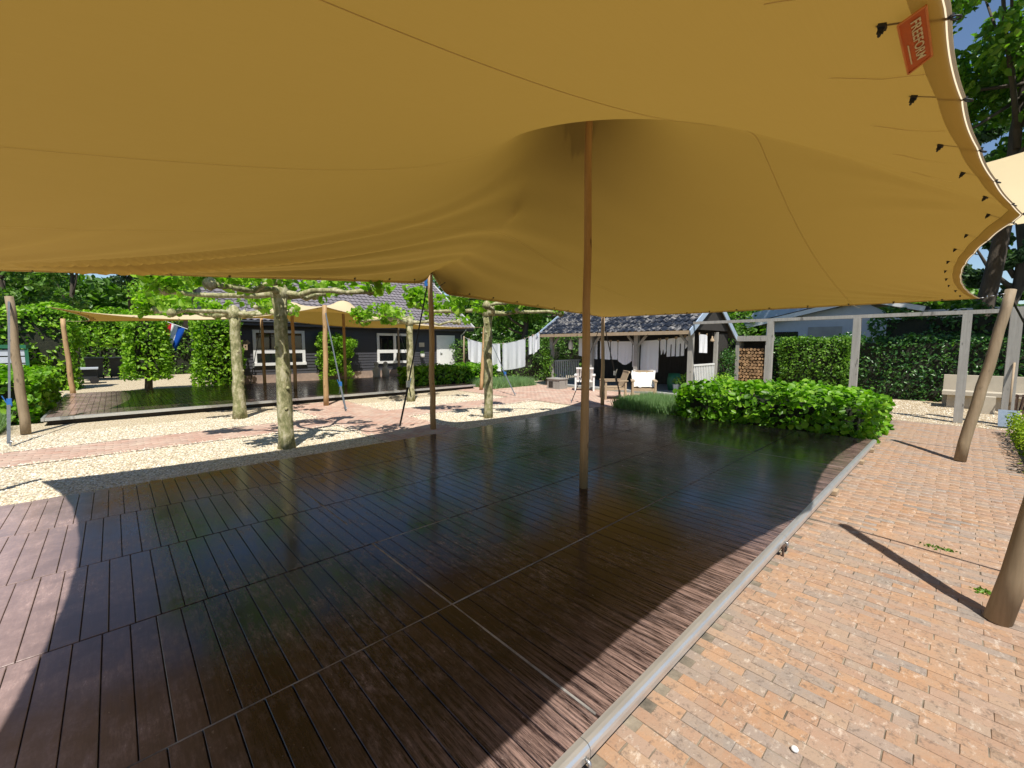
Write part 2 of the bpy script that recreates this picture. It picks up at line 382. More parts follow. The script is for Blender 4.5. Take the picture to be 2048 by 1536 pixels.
def tree(name, label, x, y, h, trunk_r, crown_c, crown_r, n_cl, n_leaf, cl_r, size, mat, bark=BARKD, limbs=7, seed=1, group='trees behind the garden', bare=.35, z0=-.12):
    rr = random.Random(seed); t = thing(name, label, 'tree', (x, y, z0), group); m = MB()
    top = Vector(crown_c)+Vector((0,0,crown_r[2]*.5)); n = 7; base = Vector((x, y, z0))
    pts = [base.lerp(top, i/n)+Vector((rr.uniform(-1,1), rr.uniform(-1,1), 0))*trunk_r*.7*(i > 0) for i in range(n+1)]
    m.tube(pts, [trunk_r*(1.25 if i == 0 else 1-.85*i/n) for i in range(n+1)], 10, wob=.06, seed=seed)
    C = ell_points(crown_c, crown_r, n_cl, .35)
    for i in range(limbs):
        q = Vector(C[i % len(C)]); s = bare+(1-bare)*.6*i/limbs; a = base.lerp(top, s)
        mid = a.lerp(q, .5)+Vector((0,0,-.1*(q-a).length)); r0 = trunk_r*(1-.85*s)*.55
        m.tube([a, mid, q], [r0, r0*.6, r0*.25], 6, wob=.1, seed=i)
    part('trunk', m, bark, t, True)
    foliage('crown', clumps(C, n_leaf, cl_r), size, mat, t); return t

# ------------------------------------------------------------------ ground, gravel, paving
GZ = -.10
struct('ground', MB().add([(-300,-300,GZ-.03),(400,-300,GZ-.03),(400,400,GZ-.03),(-300,400,GZ-.03)], [(0,1,2,3)]), GROUND)
def sheet(name, x0, x1, y0, y1, z, mat): return struct(name, MB().add([(x0,y0,z),(x1,y0,z),(x1,y1,z),(x0,y1,z)], [(0,1,2,3)]), mat)
gl = sheet('gravel_yard', -14, 19.4, 1.2, 44, GZ-.008, GRAVEL)
gr = sheet('gravel_strip', 13.1, 19.4, -9, 5.9, GZ-.004, GRAVEL_R)

def pebbles(n, fn, s0, s1):
    P = np.array([fn() for _ in range(n)]); s = NR.uniform(s0, s1, n)[:, None]
    d = np.array([[1,0,0],[0,1,0],[-1,0,0],[0,-1,0],[0,0,1.]])*np.array([1,.75,.6])
    a = NR.uniform(0, 6.28, n); ca, sa = np.cos(a)[:, None], np.sin(a)[:, None]
    D = d[None]*s[:, None]*NR.uniform(.8, 1.2, (n, 5, 1))
    X = D[..., 0]*ca-D[..., 1]*sa; Y = D[..., 0]*sa+D[..., 1]*ca
    V = np.stack([X, Y, D[..., 2]], -1)+P[:, None]
    i = np.arange(n)[:, None]*5
    F = np.concatenate([i+np.array([[0,1,4]]), i+np.array([[1,2,4]]), i+np.array([[2,3,4]]), i+np.array([[3,0,4]])], 0)
    return V.reshape(-1, 3), F
def gv():
    while True:
        x, y = R.uniform(-3, 9.4), 6.55+R.random()**1.4*5.6
        if 9.15+abs(R.gauss(0,.07)) < y < 10.4-abs(R.gauss(0,.07)) or 3.45+abs(R.gauss(0,.07)) < x < 5.15-abs(R.gauss(0,.07)): continue
        return (x, y, GZ+(.003 if 9.1 < y < 10.45 or 3.4 < x < 5.2 else -.006))
V, F = pebbles(42000, gv, .008, .021)
tag(obj('pebbles', np_mesh('pebbles', V, F, PEBBLE, True), gl), kind='stuff')
V, F = pebbles(7000, lambda: (R.uniform(13.1, 18), R.uniform(-3, 3), GZ-.003), .008, .02)
tag(obj('pebbles', np_mesh('pebbles', V, F, PEBBLE, True), gr), kind='stuff')

def brick_proto(lx, ly, h=.05, b=.0022):
    m = MB(); x, y = lx/2, ly/2
    vs = [(sx*x, sy*y, -h) for sx, sy in ((-1,-1),(1,-1),(1,1),(-1,1))]+[(sx*x, sy*y, -b) for sx, sy in ((-1,-1),(1,-1),(1,1),(-1,1))]+[(sx*(x-b), sy*(y-b), 0) for sx, sy in ((-1,-1),(1,-1),(1,1),(-1,1))]
    fs = [(i, (i+1)%4, 4+(i+1)%4, 4+i) for i in range(4)]+[(4+i, 4+(i+1)%4, 8+(i+1)%4, 8+i) for i in range(4)]+[(8,9,10,11)]
    return m.add(vs, fs)
def pave(name, rects, along, mat, L=.215, W=.069, singles=0, z=GZ):
    """stretcher-bond pavers; the largest in view are single objects, the rest one mesh"""
    items = []
    for (x0, x1, y0, y1) in rects:
        a0, a1, c0, c1 = (y0, y1, x0, x1) if along == 'y' else (x0, x1, y0, y1)
        for r in range(int((c1-c0)/W)):
            c = c0+(r+.5)*W; a = a0-(L*.5 if r % 2 else 0)+R.uniform(-.012, .012)
            while a+L < a1+.1:
                m = a+L/2; x, y = (c, m) if along == 'y' else (m, c); a += L
                if a-L < a0-.12: continue
                items.append((x+R.uniform(-.002,.002), y+R.uniform(-.003,.003), z+R.uniform(-.0022,.0018), R.uniform(-.014,.014), R.uniform(-.010,.010), R.uniform(-.01,.01)))
    m = MB()
    for i, (x0, x1, y0, y1) in enumerate(rects): m.add([(x0-.03,y0-.03,z-.0045-i*.0005),(x1+.03,y0-.03,z-.0045-i*.0005),(x1+.03,y1+.03,z-.0045-i*.0005),(x0-.03,y1+.03,z-.0045-i*.0005)], [(0,1,2,3)])
    bed = struct(name, m, SAND)
    lx, ly = (W-.0026, L-.0034) if along == 'y' else (L-.0034, W-.0026)
    def rank(it):
        q = pix(it[:3])
        if q is None or not (-10 < q[0] < 2058 and 0 < q[1] < 1560): return 0
        return 1/q[2]**3
    items.sort(key=rank, reverse=True)
    pr = brick_proto(lx, ly); me = pr.mesh('brick', mat)
    for it in items[:singles]:
        o = obj('brick', me, bed, it[:3]); o.rotation_euler = (it[4]*.6, it[5]*.6, it[3])
    rest = items[singles:]
    B = np.array(pr.v); F0 = np.array(pr.f); n = len(rest); A = np.array(rest)
    ca, sa = np.cos(A[:, 3])[:, None], np.sin(A[:, 3])[:, None]
    X = B[None,:,0]*ca-B[None,:,1]*sa+A[:,0:1]; Y = B[None,:,0]*sa+B[None,:,1]*ca+A[:,1:2]; Z = B[None,:,2]+A[:,2:3]+B[None,:,1]*A[:,4:5]*.5
    Vv = np.stack([X, Y, Z], -1).reshape(-1, 3); Ff = (F0[None]+np.arange(n)[:, None, None]*12).reshape(-1, 4)
    tag(obj('pavers', np_mesh('pavers', Vv, Ff, mat), bed), kind='stuff'); return bed
pave('brick_terrace', [(.2, 13.1, -3.2, 1.0)], 'y', BRICK, singles=300)
pave('brick_path', [(-5, 3.45, 9.15, 10.4), (5.15, 9.6, 9.15, 10.4)], 'x', REDBRICK, L=.2, W=.1, z=GZ+.004)
pave('cross_path', [(3.45, 5.15, 6.56, 13.2)], 'y', REDBRICK, L=.2, W=.1, z=GZ+.004)
pave('brick_patio', [(9.6, 13.7, 6.6, 14.6)], 'y', REDBRICK, L=.2, W=.1, z=GZ+.004)
# weeds in the joints and a white pebble
for i, (x, y, l, lab) in enumerate(((4.98,.03,.11,'longer green weed sprouting in a joint of the brick terrace'),(4.3,-.2,.06,'small weed tuft in a joint of the brick terrace'))):
    w = thing('joint_weed', lab, 'weed', (x, y, GZ), 'weeds in the terrace')
    P = np.array([(x+R.gauss(0,.02), y+R.gauss(0,l*.5), GZ+R.uniform(.0,.012)) for _ in range(60)]); foliage('leaves', P, .024, LEAF_M, w)
single('white_stone', MB().lathe((1.99,.38,GZ), [(.006,0),(.014,.005),(.015,.012),(.009,.019),(.003,.021)], 9), WHITEPAINT, 'small white stone lying on the brick terrace', 'stone', (1.99,.38,GZ), True)

# ------------------------------------------------------------------ dance floor
DX0, DX1, DY0, ROW = -4.08, 9.42, .97, 1.11
deck = thing('dance_floor', 'large dark brown boarded dance floor under the tan tent', 'dance floor', (3.4, 3.7, GZ))
part('frame', MB().span(DX0+.02, DX1-.02, DY0+.03, DY0+5*ROW-.02, GZ+.006, -.022), GAP, deck)
PW = .115
items = []
for r in range(5):
    off = [0, .03, .055, .01, .04][r]
    x = DX0+off; k = 0
    while x+PW < DX1+.01:
        seam = k % 24 == 0
        items.append((x+PW/2+(.0), DY0+ROW*(r+.5), R.uniform(-.0015,.0015), r, R.uniform(-.0012,.0012))); x += PW; k += 1
def prank(it):
    q = [pix((it[0], it[1]+d, 0)) for d in (-.5, 0, .5)]
    s = [1/a[2]**3 for a in q if a and -30 < a[0] < 2078 and 0 < a[1] < 1570]; return max(s) if s else 0
items.sort(key=prank, reverse=True)
pl = MB(); hx, hy, b = PW/2-.0022, ROW/2-.005, .0022
pl.add([(a*hx, c*hy, z) for z in (-.02, -b) for a, c in ((-1,-1),(1,-1),(1,1),(-1,1))]+[(a*(hx-b), c*(hy-b), 0) for a, c in ((-1,-1),(1,-1),(1,1),(-1,1))],
       [(i, (i+1)%4, 4+(i+1)%4, 4+i) for i in range(4)]+[(4+i, 4+(i+1)%4, 8+(i+1)%4, 8+i) for i in range(4)]+[(8,9,10,11)])
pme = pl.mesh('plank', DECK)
rest = MB()
PT = [(.0022,.0035),(-.003,.0012),(.001,-.002),(-.001,.002),(.002,-.001)]
for i, it in enumerate(items):
    k = int((it[0]-DX0)/(24*PW)); tx, ty = PT[it[3]]; tilt = (ty*(1 if k % 2 else -1)+it[4], tx*.4+it[4], 0)
    if i < 300:
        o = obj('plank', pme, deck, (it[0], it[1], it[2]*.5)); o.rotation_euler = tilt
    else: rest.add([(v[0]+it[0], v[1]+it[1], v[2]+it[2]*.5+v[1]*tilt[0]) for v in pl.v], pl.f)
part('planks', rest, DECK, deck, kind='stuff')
for k in range(1, 5):                           # metal joint strips between the panels
    X = DX0+24*PW*k
    if X < DX1: part('joint_strip', MB().span(X-.006, X+.006, DY0+.03, DY0+5*ROW-.04, -.02, .0008), SEAMDUST, deck)
for r_, xa, xb in ((1, DX0, 4.2), (2, 1.44, 2.2)): part('joint_strip', MB().span(xa, xb, DY0+ROW*r_-.004, DY0+ROW*r_+.004, -.02, .0004), SEAMDUST, deck)
# rounded aluminium kick rail in lengths, with clamps and packing blocks
prof = [(.005,.004),(-.018,.0055),(-.034,.002),(-.043,-.008),(-.047,-.02),(-.047,-.05),(-.040,-.052),(-.040,-.020),(-.0,-.012),(.005,-.006)]
cuts = [DX0, 1.30, 4.05, 6.80, DX1]
for a, c in zip(cuts[:-1], cuts[1:]):
    m = MB(); n = len(prof); m.add([(x, DY0+p, z) for x in (a+.002, c-.002) for p, z in prof], [(i, n+i, n+(i+1)%n, (i+1)%n) for i in range(n)]+[tuple(range(n)), tuple(range(2*n-1, n-1, -1))])
    part('kick_rail', m, ALU, deck, label='rounded aluminium edge rail')
for x in (1.27, 4.0):
    m = MB().tube([(x,DY0-.05,-.03),(x,DY0-.066,-.04),(x,DY0-.066,-.07),(x,DY0-.05,-.085)], .009, 7); part('clamp', m, STEEL, deck, True)
    part('strap_end', MB().box((x-.03, DY0-.055, GZ+.016),(.035,.03,.014)), PLASTIC, deck)
for x, sx in ((5.95,.16),(7.8,.14),(8.8,.12)):
    part('packing_block', MB().box((x, DY0-.015, GZ+.03),(sx,.14,.045)), PALEWOOD, deck)
part('height_pin', MB().tube([(3.86,DY0-.07,GZ),(3.86,DY0-.07,GZ+.075)], .009, 7).tube([(3.83,DY0-.07,GZ+.08),(3.90,DY0-.07,GZ+.08)], .011, 7), RUST, deck)

# ------------------------------------------------------------------ stretch tents
def edge_curve(anchors, sags, n):
    pts = []
    for (p, q), s in zip(zip(anchors[:-1], anchors[1:]), sags):
        p, q, s = np.array(p, float), np.array(q, float), np.array(s, float)
        t = np.linspace(0, 1, 60)[:, None]; pts.append((p+(q-p)*t+s*4*t*(1-t))[:-1])
    pts = np.concatenate(pts+[np.array([anchors[-1]], float)]); d = np.r_[0, np.cumsum(np.linalg.norm(np.diff(pts, axis=0), axis=1))]
    g = np.linspace(0, d[-1], n+1); return np.stack([np.interp(g, d, pts[:, i]) for i in range(3)], 1)
def membrane(front, back, left, right, nu, nv, peaks, ridges=()):
    def coons(nu, nv, z0=None, iters=3000):
        f, b, l, r = (edge_curve(*e, n) for e, n in ((front, nu), (back, nu), (left, nv), (right, nv)))
        u = np.linspace(0, 1, nu+1)[:, None, None]; v = np.linspace(0, 1, nv+1)[None, :, None]
        P = (1-v)*f[:, None]+v*b[:, None]+(1-u)*l[None]+u*r[None]-((1-u)*(1-v)*f[0]+u*(1-v)*f[-1]+(1-u)*v*b[0]+u*v*b[-1])
        hold = []                                # tension ridges: one grid line is drawn straight from an edge point towards the mast
        for (ax_, ay_, bx, by, prof_) in ridges:
            bk = ay_ > by; row = -1 if bk else 0
            i0 = int(np.argmin(np.hypot(P[:, row, 0]-ax_, P[:, row, 1]-ay_))); k = max(2, int(round(nv*math.hypot(bx-ax_, by-ay_)/7.0)))
            js = (nv-np.arange(1, k+1)) if bk else np.arange(1, k+1); tt = np.arange(1, k+1)/k
            a_ = P[i0, row, :2]; L_ = a_+(np.array([bx, by])-a_)*tt[:, None]; py = np.array([q[0] for q in prof_]); pz = np.array([q[1] for q in prof_])
            hold.append((i0, js, L_, np.interp(tt, py, pz)))
        for _ in range(1500 if z0 is None else 600):
            P[1:-1, 1:-1, :2] = .25*(P[2:, 1:-1, :2]+P[:-2, 1:-1, :2]+P[1:-1, 2:, :2]+P[1:-1, :-2, :2])
            for i0, js, L_, z_ in hold: P[i0, js, :2] = L_
        Z = P[..., 2].copy() if z0 is None else z0
        Z[:, 0], Z[:, -1], Z[0], Z[-1] = f[:, 2], b[:, 2], l[:, 2], r[:, 2]
        fix = []
        for (x, y, z, rad) in peaks:
            d = np.hypot(P[..., 0]-x, P[..., 1]-y); fix.append((d < rad, z-.10*(d/rad)**2))
        for _ in range(iters):
            Z[1:-1, 1:-1] = .25*(Z[2:, 1:-1]+Z[:-2, 1:-1]+Z[1:-1, 2:]+Z[1:-1, :-2])
            for m, zz in fix: Z[m] = zz[m]
            for i0, js, L_, z_ in hold: Z[i0, js] = z_
        P[..., 2] = Z; return P
    c = coons(nu//4, nv//4, None, 4000)
    for k in (2, 1):
        zu = np.linspace(0, 1, nu//k+1); zv = np.linspace(0, 1, nv//k+1); a = c[..., 2]
        a = np.stack([np.interp(zu, np.linspace(0, 1, a.shape[0]), a[:, j]) for j in range(a.shape[1])], 1)
        a = np.stack([np.interp(zv, np.linspace(0, 1, a.shape[1]), a[i]) for i in range(a.shape[0])], 0)
        c = coons(nu//k, nv//k, a, 900)
    return c
def scallop(P, spacing, amp):
    """the edge is drawn in a little between the loops"""
    A = P.copy()
    for sl, ax in (((slice(None), 0), 1), ((slice(None), -1), -1), ((0, slice(None)), 1), ((-1, slice(None)), -1)):
        a = A[sl]; d = np.r_[0, np.cumsum(np.linalg.norm(np.diff(a, axis=0), axis=1))]
        w = np.abs(np.sin(np.pi*(d-spacing*.6)/spacing))**.8*amp*np.clip(np.minimum(d, d[-1]-d)/.5, 0, 1)
        isrow = isinstance(sl[0], slice); k0 = sl[1] if isrow else sl[0]
        idx = (lambda r: (slice(None), k0+ax*r)) if isrow else (lambda r: (k0+ax*r, slice(None)))
        inw = A[idx(3)]-a; inw /= np.linalg.norm(inw, axis=1)[:, None]+1e-9
        for r in range(5): P[idx(r)] += inw*(w*(1-r/5))[:, None]
def folds(P, corner, amp, reach, th0, th1, freq, seed):
    """gathers that fan out from a guyed corner"""
    d = P[..., :2]-np.array(corner); r = np.hypot(d[..., 0], d[..., 1]); th = np.arctan2(d[..., 1], d[..., 0])
    t = np.clip((th-th0)/(th1-th0), 0, 1); w = np.sin(np.pi*t)**.5*(th > th0)*(th < th1)
    rr = np.random.default_rng(seed); s = sum(np.sin(th*f+rr.uniform(0, 6))*a for f, a in ((freq, 1), (freq*1.73, .6), (freq*.61, .5)))
    q = np.arange(P.shape[1]); w = w*np.clip(np.minimum(q, q[-1]-q)/7., 0, 1)[None, :]**1.5; q = np.arange(P.shape[0]); w = w*np.clip(np.minimum(q, q[-1]-q)/6., 0, 1)[:, None]
    P[..., 2] += amp*s*w*np.clip((r-.12*reach)/(.36*reach), 0, 1)*np.exp(-(r/reach)**2)
def grid_mesh(name, P, mat, org):
    nu, nv = P.shape[:2]; i = np.arange(nu*nv).reshape(nu, nv)
    F = np.stack([i[:-1,:-1], i[1:,:-1], i[1:,1:], i[:-1,1:]], -1).reshape(-1, 4)
    return np_mesh(name, P.reshape(-1, 3), F, mat, True, org)
LOOP = MB()
LOOP.box((0,-.06,.005),(.018,.16,.004)).box((0,-.125,-.004),(.05,.018,.020)).box((0,-.125,-.022),(.014,.014,.022)).torus((0,-.125,-.036), .010, .003, Matrix.Rotation(math.pi/2, 3, 'X'), 8, 4)
LOOP.box((0,.008,-.002),(.02,.028,.016)).torus((0,.032,-.010), .017, .004, None, 12, 5)
LOOP.v = [(x*.58, y*(.58 if y > 0 else 1), z*.58) for x, y, z in LOOP.v]
LOOPME = LOOP.mesh('edge_loop', PLASTIC)
def dress_tent(root, P, spacing, hemw, loops=True):
    """hem band and webbing loops round the edge"""
    nu, nv = P.shape[:2]
    sides = [(P[:, 0], P[:, 1], P[:, 2]), (P[::-1, -1], P[::-1, -2], P[::-1, -3]), (P[0, ::-1], P[1, ::-1], P[2, ::-1]), (P[-1], P[-2], P[-3])]
    for a, b, c in sides:
        inw = c-a; inw /= np.linalg.norm(inw, axis=1)[:, None]; tan = np.gradient(a, axis=0); tan /= np.linalg.norm(tan, axis=1)[:, None]
        nrm = np.cross(tan, inw); nrm *= np.sign(nrm[:, 2:3])
        rows = np.stack([a+nrm*.004-inw*.004, a-inw*.01, a-nrm*.006-inw*.002, a+inw*hemw*.5-nrm*.006, a+inw*hemw-nrm*.006, a+inw*(hemw+.004)-nrm*.001], 1)
        g = rows; o = obj('hem', grid_mesh('hem', g, HEM, ORG[root]), root, ORG[root])
        if not loops: continue
        d = np.r_[0, np.cumsum(np.linalg.norm(np.diff(a, axis=0), axis=1))]; s = spacing*.6
        while s < d[-1]-.2:
            k = int(np.searchsorted(d, s)); s += spacing
            y = -Vector(inw[k]); z = Vector(nrm[k]); x = y.cross(z)
            o = obj('edge_loop', LOOPME, root, ORG[root])
            o.matrix_local = Matrix.Translation(Vector(a[k])-ORG[root]) @ Matrix((x, y, z)).transposed().to_4x4() @ Matrix.Rotation(R.uniform(-.3,.3), 4, 'Z')
FL, NP, FR = (-1.62,-.12,2.35), (4.10,-.19,2.40), (9.22,-.10,2.29)
BL, BP, CP = (-1.55,6.75,2.30), (4.42,6.93,3.0), (10.08,7.0,2.41)
FRONT = ([FL, (-.6,.0,2.36), NP, FR], [(0,.05,0),(0,.168,.02),(0,.22,.02)])
BACK = ([BL, (3.95,6.56,2.68), BP, (4.52,6.52,2.53), CP], [(0,-.26,-.02),(0,-.06,-.04),(0,-.06,-.10),(0,-.50,-.08)])
LEFT = ([FL, BL], [(.52,0,.02)]); RIGHT = ([FR, CP], [(-.78,0,-.075)])
P1 = membrane(FRONT, BACK, LEFT, RIGHT, 224, 140, [(3.80, 2.86, 4.72, .32)],
    [(4.10,-.19, 3.92,1.95, [(0,2.42),(.09,2.53),(.27,2.79),(.40,2.98),(.55,3.17),(.72,3.38),(.92,3.62),(1,3.72)]), (4.42,6.93, 4.0,4.2, [(0,3.0),(.25,3.0),(.6,3.06),(1,3.32)])])
folds(P1, BL[:2], .085, 4.2, -.60, .0, 54, 3)
folds(P1, BL[:2], .02, 2.4, -1.3, -.3, 26, 5)
folds(P1, CP[:2], .016, 1.3, -2.9, -1.75, 30, 4)
folds(P1, FR[:2], .018, 1.5, 1.75, 2.95, 34, 8)
folds(P1, NP[:2], .012, 1.0, .5, 2.6, 14, 9)
scallop(P1, .56, .007)
tent = thing('stretch_tent', 'big tan stretch tent spanning overhead above the dance floor', 'tent', (3.8, 2.86, 0))
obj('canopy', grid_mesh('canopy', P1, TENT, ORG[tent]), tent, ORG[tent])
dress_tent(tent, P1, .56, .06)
def surf(P, x, y):
    d = (P[..., 0]-x)**2+(P[..., 1]-y)**2; i = np.unravel_index(np.argmin(d), d.shape); return P[i]
def seam_line(P, pts, n, w, root):
    t = np.linspace(0, 1, n); k = np.linspace(0, 1, len(pts)); A = np.array(pts); xs, ys = np.interp(t, k, A[:, 0]), np.interp(t, k, A[:, 1])
    rows = []
    from_z = []
    for x, y in zip(xs, ys):
        d = (P[..., 0]-x)**2+(P[..., 1]-y)**2; ii = np.argpartition(d.ravel(), 4)[:4]; wq = 1/(d.ravel()[ii]+1e-5); from_z.append((P[..., 2].ravel()[ii]*wq).sum()/wq.sum())
    z = np.convolve(np.pad(from_z, 3, 'edge'), np.ones(7)/7, 'valid')-.005
    dx, dy = np.gradient(xs), np.gradient(ys); l = np.hypot(dx, dy); px_, py_ = -dy/l*w/2, dx/l*w/2
    G = np.stack([np.stack([xs+px_, ys+py_, z], -1), np.stack([xs-px_, ys-py_, z], -1)], 1)
    obj('seam', grid_mesh('seam', G, SEAM, ORG[root]), root, ORG[root])
seam_line(P1, [(-1.1,1.25),(2.2,1.28),(5,1.3),(9.6,1.3)], 220, .005, tent)
seam_line(P1, [(-1.0,2.95),(3.2,2.98)], 120, .005, tent)
for x_, l_ in ((1.30,.30),(1.84,.26),(2.42,.22),(2.98,.20),(3.52,.18)): seam_line(P1, [(x_,.11),(x_+.02,.11+l_*.5),(x_-.03,.11+l_)], 24, .0045, tent)
seam_line(P1, [(-1.1,4.6),(4,4.65),(9.6,4.6)], 220, .005, tent)
# orange maker's label
q3 = [Vector((x, y, surf(P1, x, y)[2]-.020)) for x, y in ((1.43,.113),(1.49,.168),(1.69,.113))]
tl = [q3[0], q3[1], q3[1]+q3[2]-q3[0]+Vector((.03,0,0)), q3[2]]
ax, ay = tl[3]-tl[0], tl[0]-tl[1]; dn = ax.cross(ay).normalized()      # dn looks down at the floor
lab = MB(); up = -dn*.003; lab.add([q for q in tl]+[q+up for q in tl], [(0,1,2,3),(7,6,5,4),(0,4,5,1),(1,5,6,2),(2,6,7,3),(3,7,4,0)])
lo = part('maker_label', lab, ORANGE, tent, label='orange fabric label with pale lettering')
m = MB()
for a, c in zip(tl, tl[1:]+tl[:1]): m.beam(a+dn*.001, c+dn*.001, .004, .003, tuple(dn))
part('label_stitching', m, ORANGE_RIM, lo)
fc = bpy.data.curves.new('lettering', 'FONT'); fc.body = 'FREEFORM'; fc.size = 1; fc.align_x = 'CENTER'; fc.align_y = 'CENTER'; fc.offset = .02
fo = bpy.data.objects.new('lettering', fc); LINK(fo); bpy.context.view_layer.update()
fm = bpy.data.meshes.new_from_object(fo.evaluated_get(bpy.context.evaluated_depsgraph_get())); bpy.data.objects.remove(fo)
xs = [v.co.x for v in fm.vertices]; w0 = max(xs)-min(xs)
c0 = tl[0]*.5+tl[3]*.5-ay*.40+dn*.0025           # words run along the hem, tops towards the hem
for v in fm.vertices: v.co = c0+ax*(v.co.x/w0*.80)+ay*(v.co.y*.50)-ORG[tent]
fm.materials.append(PALE_INK); o = obj('lettering', fm, lo, ORG[tent])
m = MB(); mid = tl[0]*.5+tl[3]*.5-ay*.78+dn*.0022; m.beam(mid-ax*.02, mid+ax*.42, .003, .0008, tuple(dn)); part('small_print', m, PALE_INK, lo)

# poles
def pole(label, base, top, r0, r1, mat, group='round timber tent poles', name='tent_pole', seed=1, bend=.012):
    base, top = Vector(base), Vector(top); rr = random.Random(seed); n = 9; m = MB()
    pts = [base.lerp(top, i/n)+Vector((rr.uniform(-bend,bend), rr.uniform(-bend,bend), 0))*(0 < i < n) for i in range(n+1)]
    m.tube(pts, [r0+(r1-r0)*i/n for i in range(n+1)], 14, wob=.03, seed=seed)
    return single(name, m, mat, label, 'pole', base, True, group)
pole('tall peeled timber pole holding up the centre of the big tent', (3.80,2.86,0), (3.80,2.86,4.68), .048, .036, POLE_O, seed=2)
pole('timber pole at the middle of the back tent edge beside a black strap', (4.42,6.93,0), (4.40,6.92,2.97), .056, .045, POLE, seed=3)
pole('timber pole at the far tent corner in front of the veranda shed', (10.12,7.0,GZ), (10.08,7.0,2.40), .055, .045, POLE, seed=4)
pole('weathered leaning pole at the right tent corner by the pergola posts', (9.06,-.06,GZ), (9.40,-.40,2.40), .068, .058, POLE_G, seed=5)
pole('thick leaning pole standing on the brick terrace at the right picture edge', (3.90,-.25,GZ), (4.02,-.66,2.75), .062, .054, POLE_G, seed=6)
pole('timber pole at the left back tent corner, just out of view', (-1.7,7.05,GZ), (-1.62,6.86,2.36), .055, .045, POLE, seed=7)
pole('timber pole at the left front tent corner, out of view', (-2.0,-.4,GZ), (-1.72,-.2,2.42), .055, .045, POLE, seed=8)
def strap(label, top, bot, mat=PLASTIC, rat=.7, w=.032, group='guy straps of the tents', pegdir=(0,.0)):
    top, bot = Vector(top), Vector(bot); t = thing('guy_strap', label, 'strap', bot, group); d = (bot-top)
    k = top+d*rat; side = d.cross(Vector((0,0,1))).normalized()*.035
    part('webbing', MB().beam(top, k, w, .004), mat, t)
    low = MB().beam(k, bot+Vector((0,0,.05)), w, .004).beam(k+side*.6, bot+side*.5+Vector((0,0,.05)), w*.7, .004)
    part('lower_webbing', low, mat, t)
    rt = part('ratchet', MB().box(k, (.06,.06,.13)).beam(k+side, k+side*2.2+Vector((0,0,.12)), .03, .012), BLUESTRAP if mat is GREYSTRAP else STEEL, t)
    part('tail', MB().beam(k, k+side*1.6+Vector((.02,.02,-.28)), w*.8, .003), mat, t)
    part('peg', MB().tube([bot+Vector((0,0,-.05)), bot+Vector((.02,.02,.10))], .013, 8).tube([bot+Vector((-.03,.03,.075)), bot+Vector((.05,-.03,.085))], .008, 6), STEEL, t, True); return t
strap('long black strap from the back middle pole to a peg on the brick path', (4.38,6.95,2.83), (4.25,7.94,GZ), PLASTIC, .68)
strap('black strap from the far corner pole pegged on its left side', (10.06,7.02,2.3), (9.91,7.95,GZ), PLASTIC, .62)
strap('black strap from the far corner pole pegged on its right side', (10.1,7.0,2.3), (11.0,6.93,GZ), PLASTIC, .62)
strap('strap running from the right corner pole out beside the lime shrubs', (9.40,-.40,2.3), (10.35,-1.45,GZ), PLASTIC, .7)
strap('strap running from the thick terrace pole out of the right picture edge', (4.02,-.66,2.65), (4.6,-1.9,GZ), PLASTIC, .7)
strap('strap from the left back corner pole, out of view', (-1.64,6.9,2.3), (-2.6,7.6,GZ), PLASTIC, .7)
strap('strap from the left front corner pole, out of view', (-1.72,-.2,2.35), (-2.6,-1.1,GZ), PLASTIC, .7)
m = MB()
for i in range(6):
    p = Vector(FR).lerp(Vector((9.40,-.40,2.36)), (i+.5)/6); m.torus(p, .018, .005, Matrix.Rotation(i*math.pi/2, 3, 'X') @ Matrix.Rotation(.7, 3, 'Z'), 8, 4)
single('corner_chain', m, STEEL, 'short steel chain tying the right tent corner to its leaning pole', 'chain', FR)
single('corner_rope', MB().tube([NP, (4.02,-.62,2.6)], .008, 6), PLASTIC, 'black rope tying the tent edge to the thick terrace pole', 'rope', NP)
single('blue_buckle', MB().box((4.36,6.99,2.80),(.05,.05,.16)), BLUESTRAP, 'bright blue strap end hanging at the back middle pole', 'strap end', (4.36,6.99,2.80))

# second tent and its floor, in front of the house
D2 = (-1.16, 10.5, 13.35, 19.9); D2Z = .06
d2 = thing('rear_dance_floor', 'dark boarded dance floor with aluminium edge in front of the black house', 'dance floor', (4.6, 16.6, GZ))
part('frame', MB().span(D2[0]+.03, D2[1]-.03, D2[2]+.06, D2[3], GZ, D2Z-.02), GAP, d2)
m = MB(); x = D2[0]
while x < D2[1]-.1:
    for r in range(6): m.span(x+.004, x+PW-.004, D2[2]+.05+r*1.08, D2[2]+.05+r*1.08+1.07, D2Z-.02, D2Z+R.uniform(-.002,.002))
    x += PW
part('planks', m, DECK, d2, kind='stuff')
for a, c in ((-1.16,1.6),(1.6,4.35),(4.35,7.1),(7.1,10.5)):
    part('kick_rail', MB().span(a+.003, c-.003, D2[2]-.03, D2[2]+.045, -.0, D2Z+.006), ALU, d2)
part('kick_rail', MB().span(D2[0]-.05, D2[0]-.003, D2[2]-.03, D2[3], -.0, D2Z+.006), ALU, d2)
F2 = ([(-.95,13.25,2.42), (4.45,12.55,2.72), (10.55,12.95,2.33)], [(0,.30,-.30),(0,.3,-.18)])
B2 = ([(-1.12,20.4,2.42), (4.65,20.35,2.78), (11.5,21.4,2.62)], [(0,-1.3,-.1),(0,-.8,-.2)])
L2 = ([(-.95,13.25,2.42), (-1.12,20.4,2.42)], [(.6,0,-.08)]); R2 = ([(10.55,12.95,2.33), (11.5,21.4,2.62)], [(-.5,0,-.1)])
